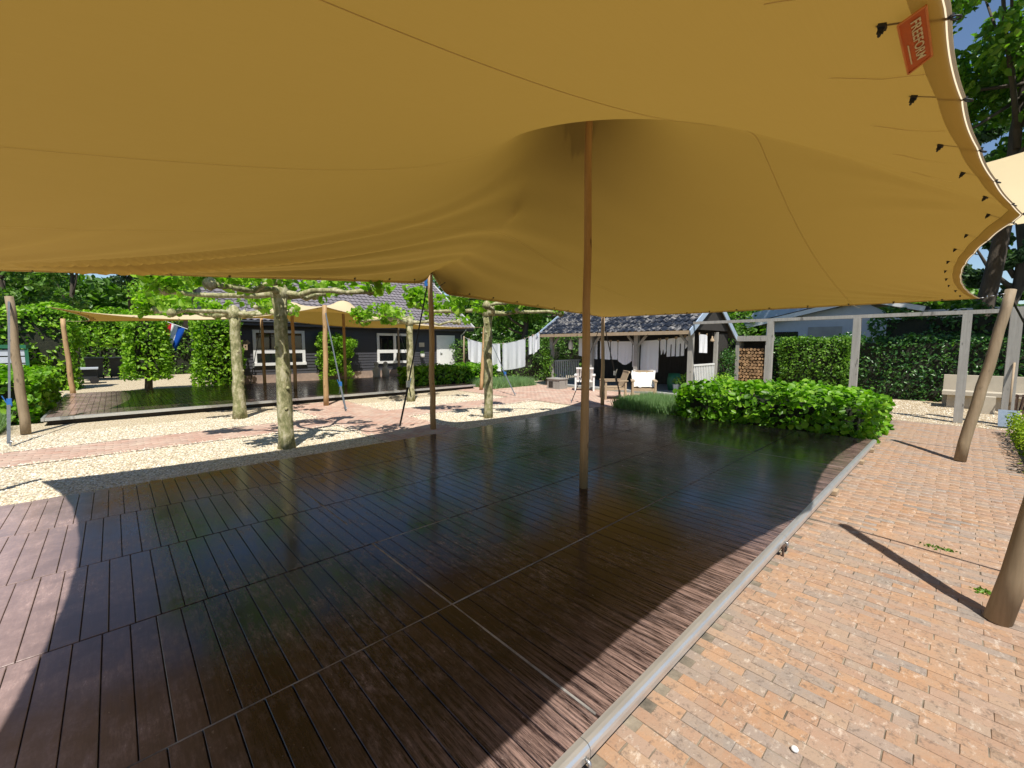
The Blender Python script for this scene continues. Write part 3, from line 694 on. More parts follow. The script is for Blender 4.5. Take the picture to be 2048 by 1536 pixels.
P2 = membrane(F2, B2, L2, R2, 96, 64, [(4.7,16.4,3.15,.3), (6.6,16.6,3.35,.3)])
t2 = thing('rear_stretch_tent', 'sunlit tan stretch tent pitched in front of the black house', 'tent', (4.7,16.4,0))
obj('canopy', grid_mesh('canopy', P2, TENT, ORG[t2]), t2, ORG[t2]); dress_tent(t2, P2, .8, .12)
g2 = 'poles of the rear tent'
pole('leaning pole at the left picture edge with a strap beside it', (-1.33,12.35,GZ), (-1.40,12.67,2.55), .075, .062, POLE_G, g2, seed=11)
pole('slim leaning pole at the far left corner of the rear floor', (-1.06,20.3,GZ), (-1.15,20.5,2.5), .075, .062, POLE, g2, seed=12)
pole('orange timber pole standing before the rear floor beside a grey strap', (4.35,12.4,GZ), (4.45,12.5,2.75), .072, .06, POLE_O, g2, seed=13)
pole('pole behind the rear floor in front of the left house window', (4.63,20.33,GZ), (4.65,20.4,2.78), .065, .055, POLE_O, g2, seed=14)
pole('centre pole on the rear floor in front of the left house window', (4.7,16.4,D2Z), (4.7,16.4,3.12), .06, .05, POLE_O, g2, seed=15)
pole('second centre pole of the rear tent, hidden by the near trunks', (6.6,16.6,D2Z), (6.6,16.6,3.32), .06, .05, POLE_O, g2, seed=18)
pole('pole in front of the right house window', (11.4,21.2,GZ), (11.48,21.35,2.64), .065, .055, POLE_G, g2, seed=16)
pole('leaning pole behind the furthest plane trunk by the lavender', (10.31,12.74,GZ), (10.65,12.9,2.35), .07, .06, POLE, g2, seed=17)
gs = 'guy straps of the rear tent'
strap('grey and blue strap beside the leaning pole at the left picture edge', (-1.40,12.6,2.45), (-1.38,10.99,GZ), GREYSTRAP, .72, .03, gs)
strap('grey ladder-like strap beside the orange pole', (4.45,12.5,2.65), (4.33,10.93,GZ), GREYSTRAP, .75, .034, gs)
strap('pale strap from the leaning pole across the lavender', (10.65,12.9,2.3), (9.91,10.4,GZ), GREYSTRAP, .7, .03, gs)
strap('dark strap behind the rear floor below the left house window', (4.65,20.4,2.7), (4.2,20.95,GZ), PLASTIC, .7, .04, gs)
strap('dark strap beside the pole in front of the right house window', (11.48,21.35,2.55), (11.9,20.6,GZ), PLASTIC, .7, .04, gs)
# a further tent beyond the pergola
F3 = ([(17.2,-7.5,4.7), (17.2,.9,4.7)], [(.3,0,.1)]); B3 = ([(20.4,-7.5,6.6), (20.4,-2.8,7.9), (20.4,.9,7.3)], [(0,0,-.2),(0,0,-.15)])
L3 = ([(17.2,-7.5,4.7), (20.4,-7.5,6.6)], [(0,.3,-.1)]); R3 = ([(17.2,.9,4.7), (20.4,.9,7.3)], [(0,-.25,-.15)])
P3 = membrane(F3, B3, L3, R3, 64, 40, [])[::-1]
t3 = thing('far_stretch_tent', 'cream canopy of another stretch tent beyond the pergola at the right edge', 'tent', (20.4,-2.8,0))
obj('canopy', grid_mesh('canopy', P3, TENT, ORG[t3]), t3, ORG[t3]); dress_tent(t3, P3, 1.2, .15)
pole('tall pole of the cream tent, out of view', (20.4,-2.8,GZ), (20.4,-2.8,7.85), .08, .06, POLE_G, 'poles of the far tent', seed=21)

# ------------------------------------------------------------------ pollarded plane trees
def plane_tree(label, x, y, top, arms, seed, r0=.165, r1=.12, leaves=900, lean=(0,0)):
    rr = random.Random(seed); t = thing('plane_tree', label, 'tree', (x, y, GZ), 'pollarded plane trees in the gravel'); m = MB()
    n = 10; B = Vector((x, y, GZ-.03)); T = Vector((x+lean[0], y+lean[1], top))
    pts = [B.lerp(T, i/n)+Vector((rr.uniform(-.008,.008), rr.uniform(-.008,.008), 0))*(i > 0) for i in range(n+1)]
    m.tube(pts, [r0*1.12]+[r0+(r1-r0)*i/n for i in range(1, n)]+[r1*1.35], 14, wob=.07, seed=seed)
    m.lathe(T-Vector((0,0,.05)), [(.05,-.1),(r1*1.5,0),(r1*1.55,.12),(r1*.9,.22),(.03,.27)], 10)
    for i in range(9):                           # burrs and old cuts
        h = rr.uniform(.25, .95); a = rr.uniform(0, 6.28); p = B.lerp(T, h); r = r0+(r1-r0)*h
        m.lathe(p+Vector((math.cos(a), math.sin(a), 0))*r*.9, [(.005,-.035),(.03,-.015),(.034,.01),(.02,.03),(.004,.036)], 7)
    tips = []
    for a, L, dz in arms:
        d = Vector((math.cos(a), math.sin(a), 0)); side = Vector((-d.y, d.x, 0)); p = T+Vector((0,0,.02)); pts = [p]; rad = [.07]
        k = 5
        for j in range(1, k+1):
            pts.append(T+d*L*j/k+side*rr.uniform(-.13,.13)+Vector((0,0,dz*j/k+rr.uniform(-.06,.07)))); rad.append(.052-.022*j/k)
        rad[-1] = .055
        m.tube(pts, rad, 9, wob=.12, seed=seed+int(a*10))
        m.lathe(pts[-1], [(.01,-.09),(.075,-.05),(.09,.01),(.06,.07),(.01,.1)], 8); tips.append(pts[-1]); 
        for j in (2, 3, 4):
            if rr.random() < .55:
                q = pts[j]+side*rr.choice((-1,1))*rr.uniform(.25,.5)+Vector((0,0,rr.uniform(-.03,.12))); m.tube([pts[j], pts[j].lerp(q,.5)+Vector((0,0,.03)), q], [.045,.035,.05], 7, wob=.1, seed=j)
                m.lathe(q, [(.01,-.05),(.05,-.02),(.055,.02),(.01,.06)], 7); tips.append(q)
    part('trunk', m, BARK, t, True)
    C = []; sh = MB()
    for iq, q in enumerate(tips):
        for _ in range(13 if iq == 0 else rr.choice((1,3,5,6))):
            e = q+Vector((rr.uniform(-.22,.22), rr.uniform(-.22,.22), rr.uniform(.0,.34))); C.append(tuple(e)); sh.tube([q, e], [.008,.004], 4)
    part('shoots', sh, LEAF_M, t, kind='stuff')
    foliage('crown', clumps(C, leaves, .19), .14, LEAF_P, t, aspect=.8, up=.3); return t
PI = math.pi
plane_tree('nearest plane trunk standing beside the dance floor', 2.03, 7.69, 2.44, [(2.45,1.75,.0),(5.5,1.45,.05),(.75,1.25,.1),(3.7,1.2,-.05),(1.6,1.1,.12)], 31, .125, .092, 1050)
plane_tree('plane trunk just in front of the left half of the rear floor', 2.10, 11.65, 2.32, [(2.5,1.7,.05),(5.4,1.5,.05),(.9,1.2,.1),(3.6,1.3,.0),(1.6,1.1,.08)], 32, .135, .10, 700)
plane_tree('plane trunk before the right half of the rear floor', 6.64, 11.65, 2.30, [(2.4,1.5,.08),(5.6,1.5,.0),(.9,1.2,.1),(3.8,1.2,.05)], 33, .118, .09, 700)
plane_tree('plane trunk between the rear floor and the hanging white sheets', 6.43, 7.67, 2.36, [(2.4,1.6,.1),(5.5,1.7,.0),(.8,1.2,.1),(4.0,1.2,.05)], 34, .105, .092, 850)

# ------------------------------------------------------------------ black house
HX0, HX1, HY, HD = 3.3, 16.45, 22.0, 8.2
RZ, EZ, EY = 5.9, 2.72, 21.45; RY = HY+HD/2
h = thing('black_house', 'long black boarded house with white windows and grey tiled roof', 'house', ((HX0+HX1)/2, HY, GZ))
wm = MB().span(HX0, HX1, HY, HY+HD, GZ, 2.9)
for x0, x1 in ((HX0, HX0+.12), (HX1-.12, HX1)): wm.add([(x0,HY,2.9),(x1,HY,2.9),(x1,HY+HD,2.9),(x0,HY+HD,2.9),(x0,RY,RZ-.25),(x1,RY,RZ-.25)], [(0,1,5,4),(1,2,5),(2,3,4,5),(3,0,4)])
part('wall', wm, BLACKBOARD, h)
sd = MB(); z = .28
while z < 2.85:
    for a, c in ((HX0, HX1),): sd.add([(a,HY-.042,z),(c,HY-.042,z),(c,HY-.018,z+.142),(a,HY-.018,z+.142),(a,HY-.004,z),(c,HY-.004,z),(c,HY-.004,z+.142),(a,HY-.004,z+.142)], [(0,1,2,3),(4,5,1,0),(3,2,6,7),(0,3,7,4),(1,5,6,2)])
    sd.add([(HX1+.042,HY,z),(HX1+.042,HY+HD,z),(HX1+.018,HY+HD,z+.142),(HX1+.018,HY,z+.142)], [(0,1,2,3)]); z += .145
part('siding', sd, BLACKBOARD, h, kind='stuff')
part('plinth', MB().span(HX0-.02, HX1+.02, HY-.06, HY-.005, GZ, .275), PLINTH, h)
# roof of wavy tiles, one mesh
nx = 330; X = np.linspace(HX0-.3, HX1+.35, nx); rows = 17; pr = []
sl_ = math.hypot(RY-EY, RZ-EZ); nrm = np.array([-(RZ-EZ), 0, RY-EY])/sl_
for r in range(rows):
    for f, o in ((r/rows, .055), ((r+1)/rows, .015)): pr.append((EY+(RY-EY)*f, EZ+(RZ-EZ)*f, o))
G = np.zeros((len(pr), nx, 3))
for i, (y, z, o) in enumerate(pr):
    off = o+.022*np.sin(X/.26*2*np.pi); G[i, :, 0] = X; G[i, :, 1] = y-(RZ-EZ)/sl_*off; G[i, :, 2] = z+(RY-EY)/sl_*off
rf = obj('roof', grid_mesh('roof', G, ROOFTILE, ORG[h]), h, ORG[h]); rf.data.shade_flat(); tag(rf, kind='stuff')
part('rear_roof', MB().add([(HX0-.3,RY,RZ),(HX1+.35,RY,RZ),(HX1+.35,HY+HD+.5,EZ),(HX0-.3,HY+HD+.5,EZ),(HX0-.3,RY,RZ-.12),(HX1+.35,RY,RZ-.12),(HX1+.35,HY+HD+.5,EZ-.12),(HX0-.3,HY+HD+.5,EZ-.12)], [(0,1,2,3),(7,6,5,4),(2,6,7,3)]), ROOFTILE, h)
m = MB()
x = HX0-.3
while x < HX1+.3: m.tube([(x,RY,RZ+.04),(x+.33,RY,RZ+.05)], .12, 8); x += .34
part('ridge_caps', m, ROOFTILE, h, kind='stuff')
m = MB().beam((HX1+.37,EY-.02,EZ-.03),(HX1+.37,RY,RZ-.02), .03, .24).beam((HX1+.37,RY,RZ-.02),(HX1+.37,HY+HD+.5,EZ-.03), .03, .24)
part('verge_board', m, WHITEPAINT, h)
part('eave_board', MB().span(HX0-.3, HX1+.35, EY-.02, EY+.03, EZ-.2, EZ-.01).span(HX0-.3, HX1+.3, EY+.03, HY, EZ-.2, EZ-.17), BLACKBOARD, h)
gt = MB().tube([(HX0-.3,EY-.08,EZ-.05),(HX1+.3,EY-.08,EZ-.05)], .055, 8); part('gutter', gt, DARKPLASTIC, h)
part('downpipe', MB().tube([(16.15,EY-.06,EZ-.08),(16.15,EY+.1,EZ-.25),(16.15,HY-.09,EZ-.45),(16.15,HY-.09,.2)], .04, 8), WHITEPAINT, h, True)
def window(x0, x1, z0, z1):
    y = HY-.05; w = thing  # frame members are separate boards
    m = MB(); fw = .13
    m.span(x0, x1, y-.05, y, z1-fw, z1).span(x0-.03, x1+.03, y-.075, y, z0, z0+fw)
    m.span(x0, x0+fw, y-.05, y, z0+fw, z1-fw).span(x1-fw, x1, y-.05, y, z0+fw, z1-fw)
    xm, zm = (x0+x1)/2, z0+(z1-z0)*.40
    m.span(xm-.08, xm+.08, y-.048, y, z0+fw, z1-fw)
    m.span(x0+fw, xm-.08, y-.046, y, zm-.09, zm+.09).span(xm+.08, x1-fw, y-.046, y, zm-.09, zm+.09)
    f = part('window', m, WHITEPAINT, h)
    for a, c in ((x0+fw, xm-.08), (xm+.08, x1-fw)):
        for p, q in ((z0+fw, zm-.09), (zm+.09, z1-fw)): part('pane', MB().span(a, c, y-.012, y+.004, p, q), GLASS, f)
window(4.6, 6.8, .70, 2.33); window(10.5, 12.6, .64, 2.30)
d = part('door', MB().span(14.33, 15.66, HY-.09, HY-.045, .1, 2.25), WHITEPAINT, h)
part('door_panel', MB().span(14.52, 15.47, HY-.10, HY-.091, .35, 2.05), WHITEPAINT, d); part('handle', MB().box((14.62,HY-.13,1.15),(.13,.03,.03)).box((14.57,HY-.11,1.15),(.03,.04,.12)), STEEL, d)
bb = thing('bird_box', 'small pale bird box hung on the black house wall', 'bird box', (4.28,21.9,1.42))
part('box', MB().span(4.20,4.36,21.78,21.94,1.42,1.68), PALEWOOD, bb); part('roof', MB().beam((4.16,21.85,1.66),(4.28,21.85,1.80),.24,.02,(0,1,0)).beam((4.28,21.85,1.80),(4.40,21.85,1.66),.24,.02,(0,1,0)).add([(4.2,21.79,1.68),(4.36,21.79,1.68),(4.28,21.79,1.77)],[(0,1,2)]), PALEWOOD, bb); part('hole', MB().tube([(4.28,21.779,1.58),(4.28,21.77,1.58)],.03,10), GAP, bb)
single('wall_plaque', MB().span(13.1,13.45,21.90,21.94,1.55,1.8), STONE, 'small pale plaque on the black wall left of the white door', 'plaque', (13.27,21.9,1.55))
hp = thing('hanging_pot', 'white flower pot with trailing plant on a bracket on the black wall', 'flower pot', (13.2,21.7,.95)); part('pot', MB().lathe((13.2,21.7,.95),[(.08,0),(.12,.05),(.14,.2),(.12,.2),(.11,.12)],10), WHITEPAINT, hp); part('bracket', MB().beam((13.2,21.93,1.25),(13.2,21.68,1.22),.02,.02).beam((13.2,21.93,.8),(13.2,21.93,1.3),.03,.02), PLASTIC, hp); foliage('plant', clumps([(13.2,21.7,1.2)],60,.16), .06, LEAF_M, hp)
for i, (x, lab) in enumerate(((9.75,'left one of two mossy stone garden figures beside the rear floor'),(10.25,'right one of two mossy stone garden figures beside the rear floor'))):
    s_ = thing('garden_figure', lab, 'statue', (x,20.5,GZ), 'stone garden figures')
    part('figure', MB().lathe((x,20.5,GZ),[(.20,.1),(.17,.25),(.20,.45),(.14,.58),(.08,.64),(.12,.74),(.11,.84),(.03,.9)],12), CONCRETE, s_, True); part('base', MB().span(x-.2,x+.2,20.3,20.7,GZ,GZ+.1), CONCRETE, s_)

# ------------------------------------------------------------------ veranda shed with washing
SX0, SXR, SX1, SY0, SY1 = 13.55, 15.5, 17.45, 6.05, 12.7; SE, SR, SB = 2.08, 3.25, 1.95
sh = thing('veranda_shed', 'open veranda shed with dark lichened tile roof and timber posts', 'shed', (15.5, 9.3, GZ))
part('floor_slab', MB().span(13.85, 17.2, 6.2, 12.5, GZ, -.03), CONCRETE, sh)
bw = MB()
for i in range(42): bw.span(17.1, 17.13+.012*(i%2), 6.2+i*.15, 6.2+i*.15+.146, -.03, 2.2)
part('back_boards', bw, DARKWOOD, sh, kind='stuff')
ew = MB()
for i in range(9): ew.span(16.05+i*.122, 16.05+i*.122+.118, 6.20, 6.22+.01*(i%2), -.03, 2.05)
part('end_boards', ew, DARKWOOD, sh, kind='stuff')
part('gable', MB().add([(13.9,6.14,2.15),(17.1,6.14,2.15),(15.5,6.14,3.12),(13.9,6.2,2.15),(17.1,6.2,2.15),(15.5,6.2,3.12)],[(0,1,2),(5,4,3),(0,3,4,1)]), DARKWOOD, sh); part('gable', MB().add([(13.9,12.5,2.15),(17.1,12.5,2.15),(15.5,12.5,3.12),(13.9,12.44,2.15),(17.1,12.44,2.15),(15.5,12.44,3.12)],[(2,1,0),(3,4,5)]), DARKWOOD, sh)
for y in (6.2, 8.2, 10.2, 12.3):
    p = part('post', MB().span(13.87, 14.02, y-.075, y+.075, -.03, 2.02), GREYWOOD, sh)
    for s in (-1, 1):
        if SY0+.2 < y+s*.4 < SY1-.2: part('brace', MB().beam((13.945,y,1.55),(13.945,y+s*.38,1.98),.07,.07), GREYWOOD, p)
part('post', MB().span(15.92, 16.04, 6.13, 6.25, -.03, 2.1), GREYWOOD, sh)
part('wall_plate', MB().span(13.86, 14.03, SY0+.1, SY1-.1, 2.022, 2.15), GREYWOOD, sh)
part('eave_board', MB().span(13.50, 13.535, SY0, SY1, 1.98, 2.10), PALEWOOD, sh)
rd = part('roof', MB().add([(SX0,SY0,SE-.02),(SXR,SY0,SR-.02),(SX1,SY0,SB),(SX0,SY1,SE-.02),(SXR,SY1,SR-.02),(SX1,SY1,SB),(SX0,SY0,SE-.06),(SXR,SY0,SR-.06),(SX1,SY0,SB-.04),(SX0,SY1,SE-.06),(SXR,SY1,SR-.06),(SX1,SY1,SB-.04)],[(0,3,4,1),(1,4,5,2),(6,7,10,9),(7,8,11,10),(0,1,7,6),(1,2,8,7),(3,9,10,4),(4,10,11,5)]), DARKWOOD, sh)
tw, tlh = .2375, .36; tm = MB(); ns = 8
vs = []
for zz in (0, 1):
    for e in (0, 1):
        for i in range(ns+1):
            yy = -tw/2+tw*1.08*i/ns; vs.append((e*tlh, yy, .030*math.sin(i/ns*2*PI*.95+.6)+(.035-.03*e)-zz*.014))
n_ = ns+1
fs = [(i, i+1, n_+i+1, n_+i) for i in range(ns)]+[(2*n_+i+1, 2*n_+i, 3*n_+i, 3*n_+i+1) for i in range(ns)]+[(i+1, i, 2*n_+i, 2*n_+i+1) for i in range(ns)]
tm.add(vs, fs); tme = tm.mesh('tile', SHEDTILE, True)
ang = math.atan2(SR-SE, SXR-SX0); ln = math.hypot(SR-SE, SXR-SX0); nr = 7
for r in range(nr):
    for c in range(28):
        s = r*ln/nr; p = (SX0-.03+s*math.cos(ang), SY0+.12+c*tw, SE+.012+s*math.sin(ang))
        o = obj('tile', tme, rd, p); o.rotation_euler = (R.uniform(-.02,.02), -ang+R.uniform(-.015,.015), R.uniform(-.012,.012))
m = MB(); y = SY0
while y < SY1-.1: m.tube([(SXR,y,SR+.02),(SXR,min(y+.35,SY1),SR+.03)], .11, 8); y += .34
part('ridge_caps', m, SHEDTILE, rd, kind='stuff')
for y, s in ((SY0-.03, 'near'), (SY1+.03, 'far')):
    part('barge_board', MB().beam((SX0-.10,y,SE-.06),(SXR,y,SR+.02),.035,.20).beam((SXR,y,SR+.02),(SX1+.1,y,SB-.06),.035,.20), BLUEGREY, sh)
def railing(x0, x1, y, z0, z1):
    r = part('railing', MB().span(x0,x1,y-.025,y+.025,z1-.06,z1).span(x0,x1,y-.025,y+.025,z0,z0+.06), WHITEPAINT, sh); x = x0+.05
    while x < x1-.03: part('slat', MB().span(x,x+.055,y-.012,y+.012,z0+.06,z1-.06), WHITEPAINT, r); x += .135
railing(14.05, 15.9, 6.2, .08, .98); railing(14.05, 16.0, 12.35, .08, .98)

def cloth(label, pts, drop, seed, mat=WHITE_CLOTH, fold=.03, nf=5, cat='washing', group='white washing on the lines', hem=None, legs=False, name='hanging_cloth'):
    """a cloth pegged along pts (polyline), falling by drop(t)"""
    rr = np.random.default_rng(seed); A = np.array(pts, float); n, k = 28, 16; t = np.linspace(0, 1, n); kk = np.linspace(0, 1, len(A))
    T = np.stack([np.interp(t, kk, A[:, i]) for i in range(3)], 1); d = T[-1]-T[0]; side = np.array([-d[1], d[0], 0])/np.hypot(d[0], d[1])
    v = np.linspace(0, 1, k); ph = rr.uniform(0, 6, 3); dd = np.array([drop(x) for x in t])
    G = np.zeros((n, k, 3))
    for j in range(k):
        w = fold*(np.sin(t*nf*6.28+ph[0]+v[j]*1.2)+.6*np.sin(t*nf*10.3+ph[1]))*(.25+.75*v[j])
        G[:, j] = T+side*w[:, None]; G[:, j, 2] -= dd*v[j]; G[:, j, :2] += (d[:2]*rr.uniform(-.01,.01))*v[j]
    th = thing(name, label, cat, tuple(T[n//2]-np.array([0,0,dd[n//2]])), group)
    if legs:
        h_ = int(k*.35); m1 = grid_mesh('leg', G[:n//2-1], mat, ORG[th]); m2 = grid_mesh('leg', G[n//2+1:], mat, ORG[th]); obj('leg', m1, th, ORG[th]); obj('leg', m2, th, ORG[th]); obj('waist', grid_mesh('waist', G[n//2-2:n//2+2, :h_+1], mat, ORG[th]), th, ORG[th])
    else: obj('sheet', grid_mesh('sheet', G, mat, ORG[th]), th, ORG[th])
    m = MB()
    for q in (T[1], T[-2]): m.box(q+np.array([0,0,.01]), (.03,.03,.08))
    part('pegs', m, PALEWOOD, th); return th
# line under the veranda roof
def lz(y): return 1.97-.20*(1-((y-8.7)/2.6)**2)
yl = np.linspace(6.32, 11.2, 12)
single('washing_line', MB().tube([(14.12,y,lz(y)) for y in yl], .004, 4), WHITEPAINT, 'washing line strung under the veranda roof', 'line', (14.12,6.3,1.9))
SHED_WASH = [(10.98,10.05,.70,'wide white sheet at the left end of the veranda line',lambda t:.72+.03*t,4,0),(9.92,9.45,.72,'folded white cloth hanging behind the far tent pole',lambda t:.72,2,0),
 (9.42,9.12,.7,'narrow white towel left of the round-hemmed skirt on the veranda line',lambda t:.70,2,0),(9.10,8.50,.85,'white garment with a rounded hem on the veranda line',lambda t:.72+.16*math.sin(t*PI),3,0),
 (8.46,8.30,1.0,'narrow long white strip left of the big veranda sheet',lambda t:.95,1,0),(8.12,7.42,1.2,'biggest long white sheet on the veranda line',lambda t:1.14+.03*math.sin(t*3),3,0),
 (7.38,7.16,.45,'small crumpled white cloth right of the big veranda sheet',lambda t:.34+.2*abs(math.sin(t*6)),2,0),(7.12,6.82,.6,'left pair of white trousers on the veranda line',lambda t:.62,2,1),
 (6.79,6.50,.6,'right pair of white trousers on the veranda line',lambda t:.64,2,1),(6.47,6.30,.4,'small white shirt at the right end of the veranda line',lambda t:.42-.2*t,2,0)]
for i, (a, b_, dr, lab_, fn, nf, lg) in enumerate(SHED_WASH):
    ys = np.linspace(a, b_, 6); cloth(lab_, [(14.12, y, lz(y)) for y in ys], fn, 100+i, nf=nf, legs=bool(lg), fold=.018)
cloth('pale blue shirt hanging in the gable end of the veranda', [(14.3,6.1,2.0),(14.95,6.1,1.98)], lambda t:.62, 140, nf=2, fold=.02)
# line between house and shed
LA, LB = Vector((13.0,17.4,2.05)), Vector((13.5,12.6,2.2))
def lp(t): p = LA.lerp(LB, t); p.z -= .42*4*t*(1-t); return tuple(p)
single('long_washing_line', MB().tube([lp(i/14) for i in range(15)], .004, 4), WHITEPAINT, 'washing line strung across the lawn beside the shed', 'line', tuple(LA))
cloth('creased white sheet at the left end of the garden line', [lp(x) for x in np.linspace(.06,.51,6)], lambda t:1.05+.25*t, 150, nf=5, fold=.06)
cloth('smooth large white sheet in the middle of the garden line', [lp(x) for x in np.linspace(.545,.83,6)], lambda t:1.25, 151, nf=3, fold=.02)
cloth('short white cloth bunched beside the shed corner', [lp(x) for x in np.linspace(.865,.915,4)], lambda t:.78, 152, nf=1, fold=.02)
cloth('blue-shadowed white cloth next to the shed eave', [lp(x) for x in np.linspace(.92,.995,4)], lambda t:.85-.15*t, 153, nf=2, fold=.02)
single('line_post', MB().tube([(13.0,17.45,GZ),(13.0,17.4,2.1)], .04, 8), POLE_G, 'slim post holding the far end of the garden washing line', 'post', (13.0,17.4,GZ), True)
ln_ = thing('lantern', 'white bottle-shaped lantern hanging under the left end of the veranda', 'lantern', (14.3,11.55,1.45)); part('body', MB().lathe((14.3,11.55,1.45),[(.06,0),(.10,.06),(.11,.22),(.07,.34),(.03,.4),(.03,.47)],10), WHITEPAINT, ln_, True); part('cord', MB().tube([(14.3,11.55,1.9),(14.3,11.55,2.05)],.006,5), PLASTIC, ln_)
bl = thing('bell_lamp', 'small bell-shaped lamp hanging in the gable end of the veranda', 'lamp', (15.6,6.18,1.75)); part('shade', MB().lathe((15.6,6.18,1.75),[(.09,0),(.07,.06),(.03,.14),(.02,.2)],10), PALEWOOD, bl, True); part('cord', MB().tube([(15.6,6.18,1.94),(15.6,6.18,2.15)],.006,5), PLASTIC, bl)

# wooden chairs, crate and pots before the veranda
def armchair(name, label, loc, rz, mat, cover=False, group='garden armchairs'):
    t = thing(name, label, 'armchair', (0,0,0), group)
    part('seat', MB().span(-.3,.3,-.28,.3,.34,.39), mat, t)
    bk = MB()
    for i in range(5): 
        x = -.26+i*.13; part('back_slat', MB().beam((x,.27,.38),(x,.44,.86),.10,.022,(0,-1,0)), mat, t)
    part('back_rail', MB().beam((-.32,.45,.87),(.32,.45,.87),.05,.06), mat, t)
    for s in (-1,1):
        part('arm', MB().beam((s*.34,-.34,.60),(s*.34,.40,.60),.11,.03), mat, t)
        part('leg', MB().beam((s*.34,-.30,0),(s*.34,-.30,.585),.06,.06), mat, t); part('leg', MB().beam((s*.34,.33,0),(s*.34,.33,.585),.06,.06), mat, t)
        part('side_rail', MB().beam((s*.335,-.30,.34),(s*.335,.33,.34),.04,.07), mat, t)
    part('front_rail', MB().beam((-.34,-.30,.33),(.34,-.30,.33),.04,.09), mat, t)
    if cover:
        G = np.zeros((14,10,3))
        for i in range(14):
            for j in range(10):
                u = i/13; x = -.36+.72*j/9
                p = np.array([x,-.30+.5*u/.5,.42]) if u < .5 else (np.array([x,.20+.22*(u-.5)/.25,.42+.5*(u-.5)/.25]) if u < .75 else np.array([x,.50,.93-.35*(u-.75)/.25]))
                G[i,j] = p+NR.normal(size=3)*.012
        obj('fleece', grid_mesh('fleece', G, FLEECE, (0,0,0)), t)
    t.location = loc; t.rotation_euler = (0,0,rz); return t
armchair('garden_armchair', 'pale wooden armchair seen from behind beside the far tent pole', (11.75,7.75,GZ), -2.3, PALEWOOD)
armchair('garden_armchair', 'pale wooden armchair draped with a white fleece', (12.3,6.95,GZ), -1.0, PALEWOOD, True)
armchair('garden_armchair', 'white painted armchair in the shade at the left of the veranda', (13.2,9.95,GZ), 2.2, WHITEPAINT)
cr = thing('pet_hutch', 'small whitewashed slatted hutch with a dark opening on the patio', 'hutch', (12.9,11.1,GZ))
for i in range(6): part('slat', MB().span(12.65,12.67,10.80+i*.1,10.895+i*.1,GZ,GZ+.38), GREYWOOD, cr)
for i in range(5): part('slat', MB().span(12.68+i*.1,12.775+i*.1,10.785,10.80,GZ,GZ+.38), GREYWOOD, cr)
part('lid', MB().span(12.62,13.2,10.76,11.42,GZ+.382,GZ+.42), GREYWOOD, cr); part('opening', MB().span(12.643,12.649,11.1,11.32,GZ+.05,GZ+.3), GAP, cr); part('back', MB().span(12.68,13.18,11.38,11.40,GZ,GZ+.38).span(13.16,13.18,10.8,11.38,GZ,GZ+.38), GREYWOOD, cr)
bk = thing('bucket', 'zinc bucket standing on the veranda edge', 'bucket', (14.2,6.75,-.03)); part('body', MB().lathe((14.2,6.75,-.03),[(.11,0),(.15,.30),(.16,.31),(.14,.31),(.10,.03)],14), ZINC, bk, True); foliage('plant', clumps([(14.2,6.75,.4)],80,.16), .07, LEAF_M, bk)
pp = thing('potted_plant', 'potted green plant beside the right veranda post', 'plant', (14.15,6.42,-.03)); part('pot', MB().lathe((14.15,6.42,-.03),[(.09,0),(.13,.2),(.12,.2),(.1,.05)],12), PLINTH, pp, True); foliage('leaves', clumps([(14.15,6.42,.35),(14.1,6.4,.55)],140,.2), .09, LEAF_M, pp)
single('green_barrel', MB().lathe((15.1,7.3,-.03),[(.2,0),(.25,.25),(.25,.4),(.2,.62),(.05,.63)],14), GREENPAINT, 'dark green barrel inside the veranda', 'barrel', (15.1,7.3,-.03), True)

# climbing plants on the shed and house
def climber(name, label, C, n, r, size, mat, base):
    t = thing(name, label, 'climbing plant', base); m = MB()
    for c in C[::3]: m.tube([base, tuple((np.array(base)+np.array(c))/2+np.array([0,0,.1])), c], [.018,.014,.006], 5)
    part('stems', m, BARKD, t); foliage('leaves', clumps(C, n, r), size, mat, t); return t
climber('ivy', 'ivy climbing the dark gable wall of the shed', [(16.2+R.random()*1.0,6.08,R.uniform(0,1.5)) for _ in range(30)], 1500, .22, .085, LEAF_I, (16.7,6.0,GZ))
climber('climbing_rose', 'pale climbing plant on the left veranda post', [(13.85+R.uniform(-.15,.15),12.45+R.uniform(-.3,.3),R.uniform(0,2)) for _ in range(26)], 1100, .2, .09, LEAF_M, (13.8,12.5,GZ))
climber('wall_shrub', 'leafy shrub trained against the black house between the windows', [(R.uniform(7.4,9.0),21.6+R.uniform(-.15,.2),R.uniform(.1,2.15)) for _ in range(60)], 5200, .28, .11, LEAF_H, (8.2,21.6,GZ))
climber('rose_shrub', 'flowering shrub at the right foot of the veranda railing', [(15.6+R.uniform(-.3,.5),5.75+R.uniform(-.2,.2),R.uniform(0,.6)) for _ in range(14)], 500, .2, .08, LEAF_H, (15.7,5.75,GZ))

# log store
lg = thing('log_store', 'grey wooden log store filled with split firewood', 'log store', (17.9,5.55,GZ))
for y in (4.98, 6.0): part('side', MB().span(17.55,18.1,y-.06,y+.06,GZ,1.78), GREYWOOD, lg)
part('lintel', MB().span(17.5,18.12,4.9,6.1,1.782,1.98), GREYWOOD, lg); part('back', MB().span(18.06,18.1,5.05,5.93,GZ,1.78), DARKWOOD, lg)
lm = MB(); k = 0
z = GZ+.07
while z < 1.5:
    y = 5.1+(.05 if k % 2 else 0)
    while y < 5.9:
        r = R.uniform(.045,.068); lm.tube([(17.58+R.uniform(0,.06),y,z),(18.02,y,z)], r, R.choice((5,6,7)), wob=.15, seed=k); y += .125; k += 1
    z += .115
part('firewood', lm, LOGEND, lg, kind='stuff')

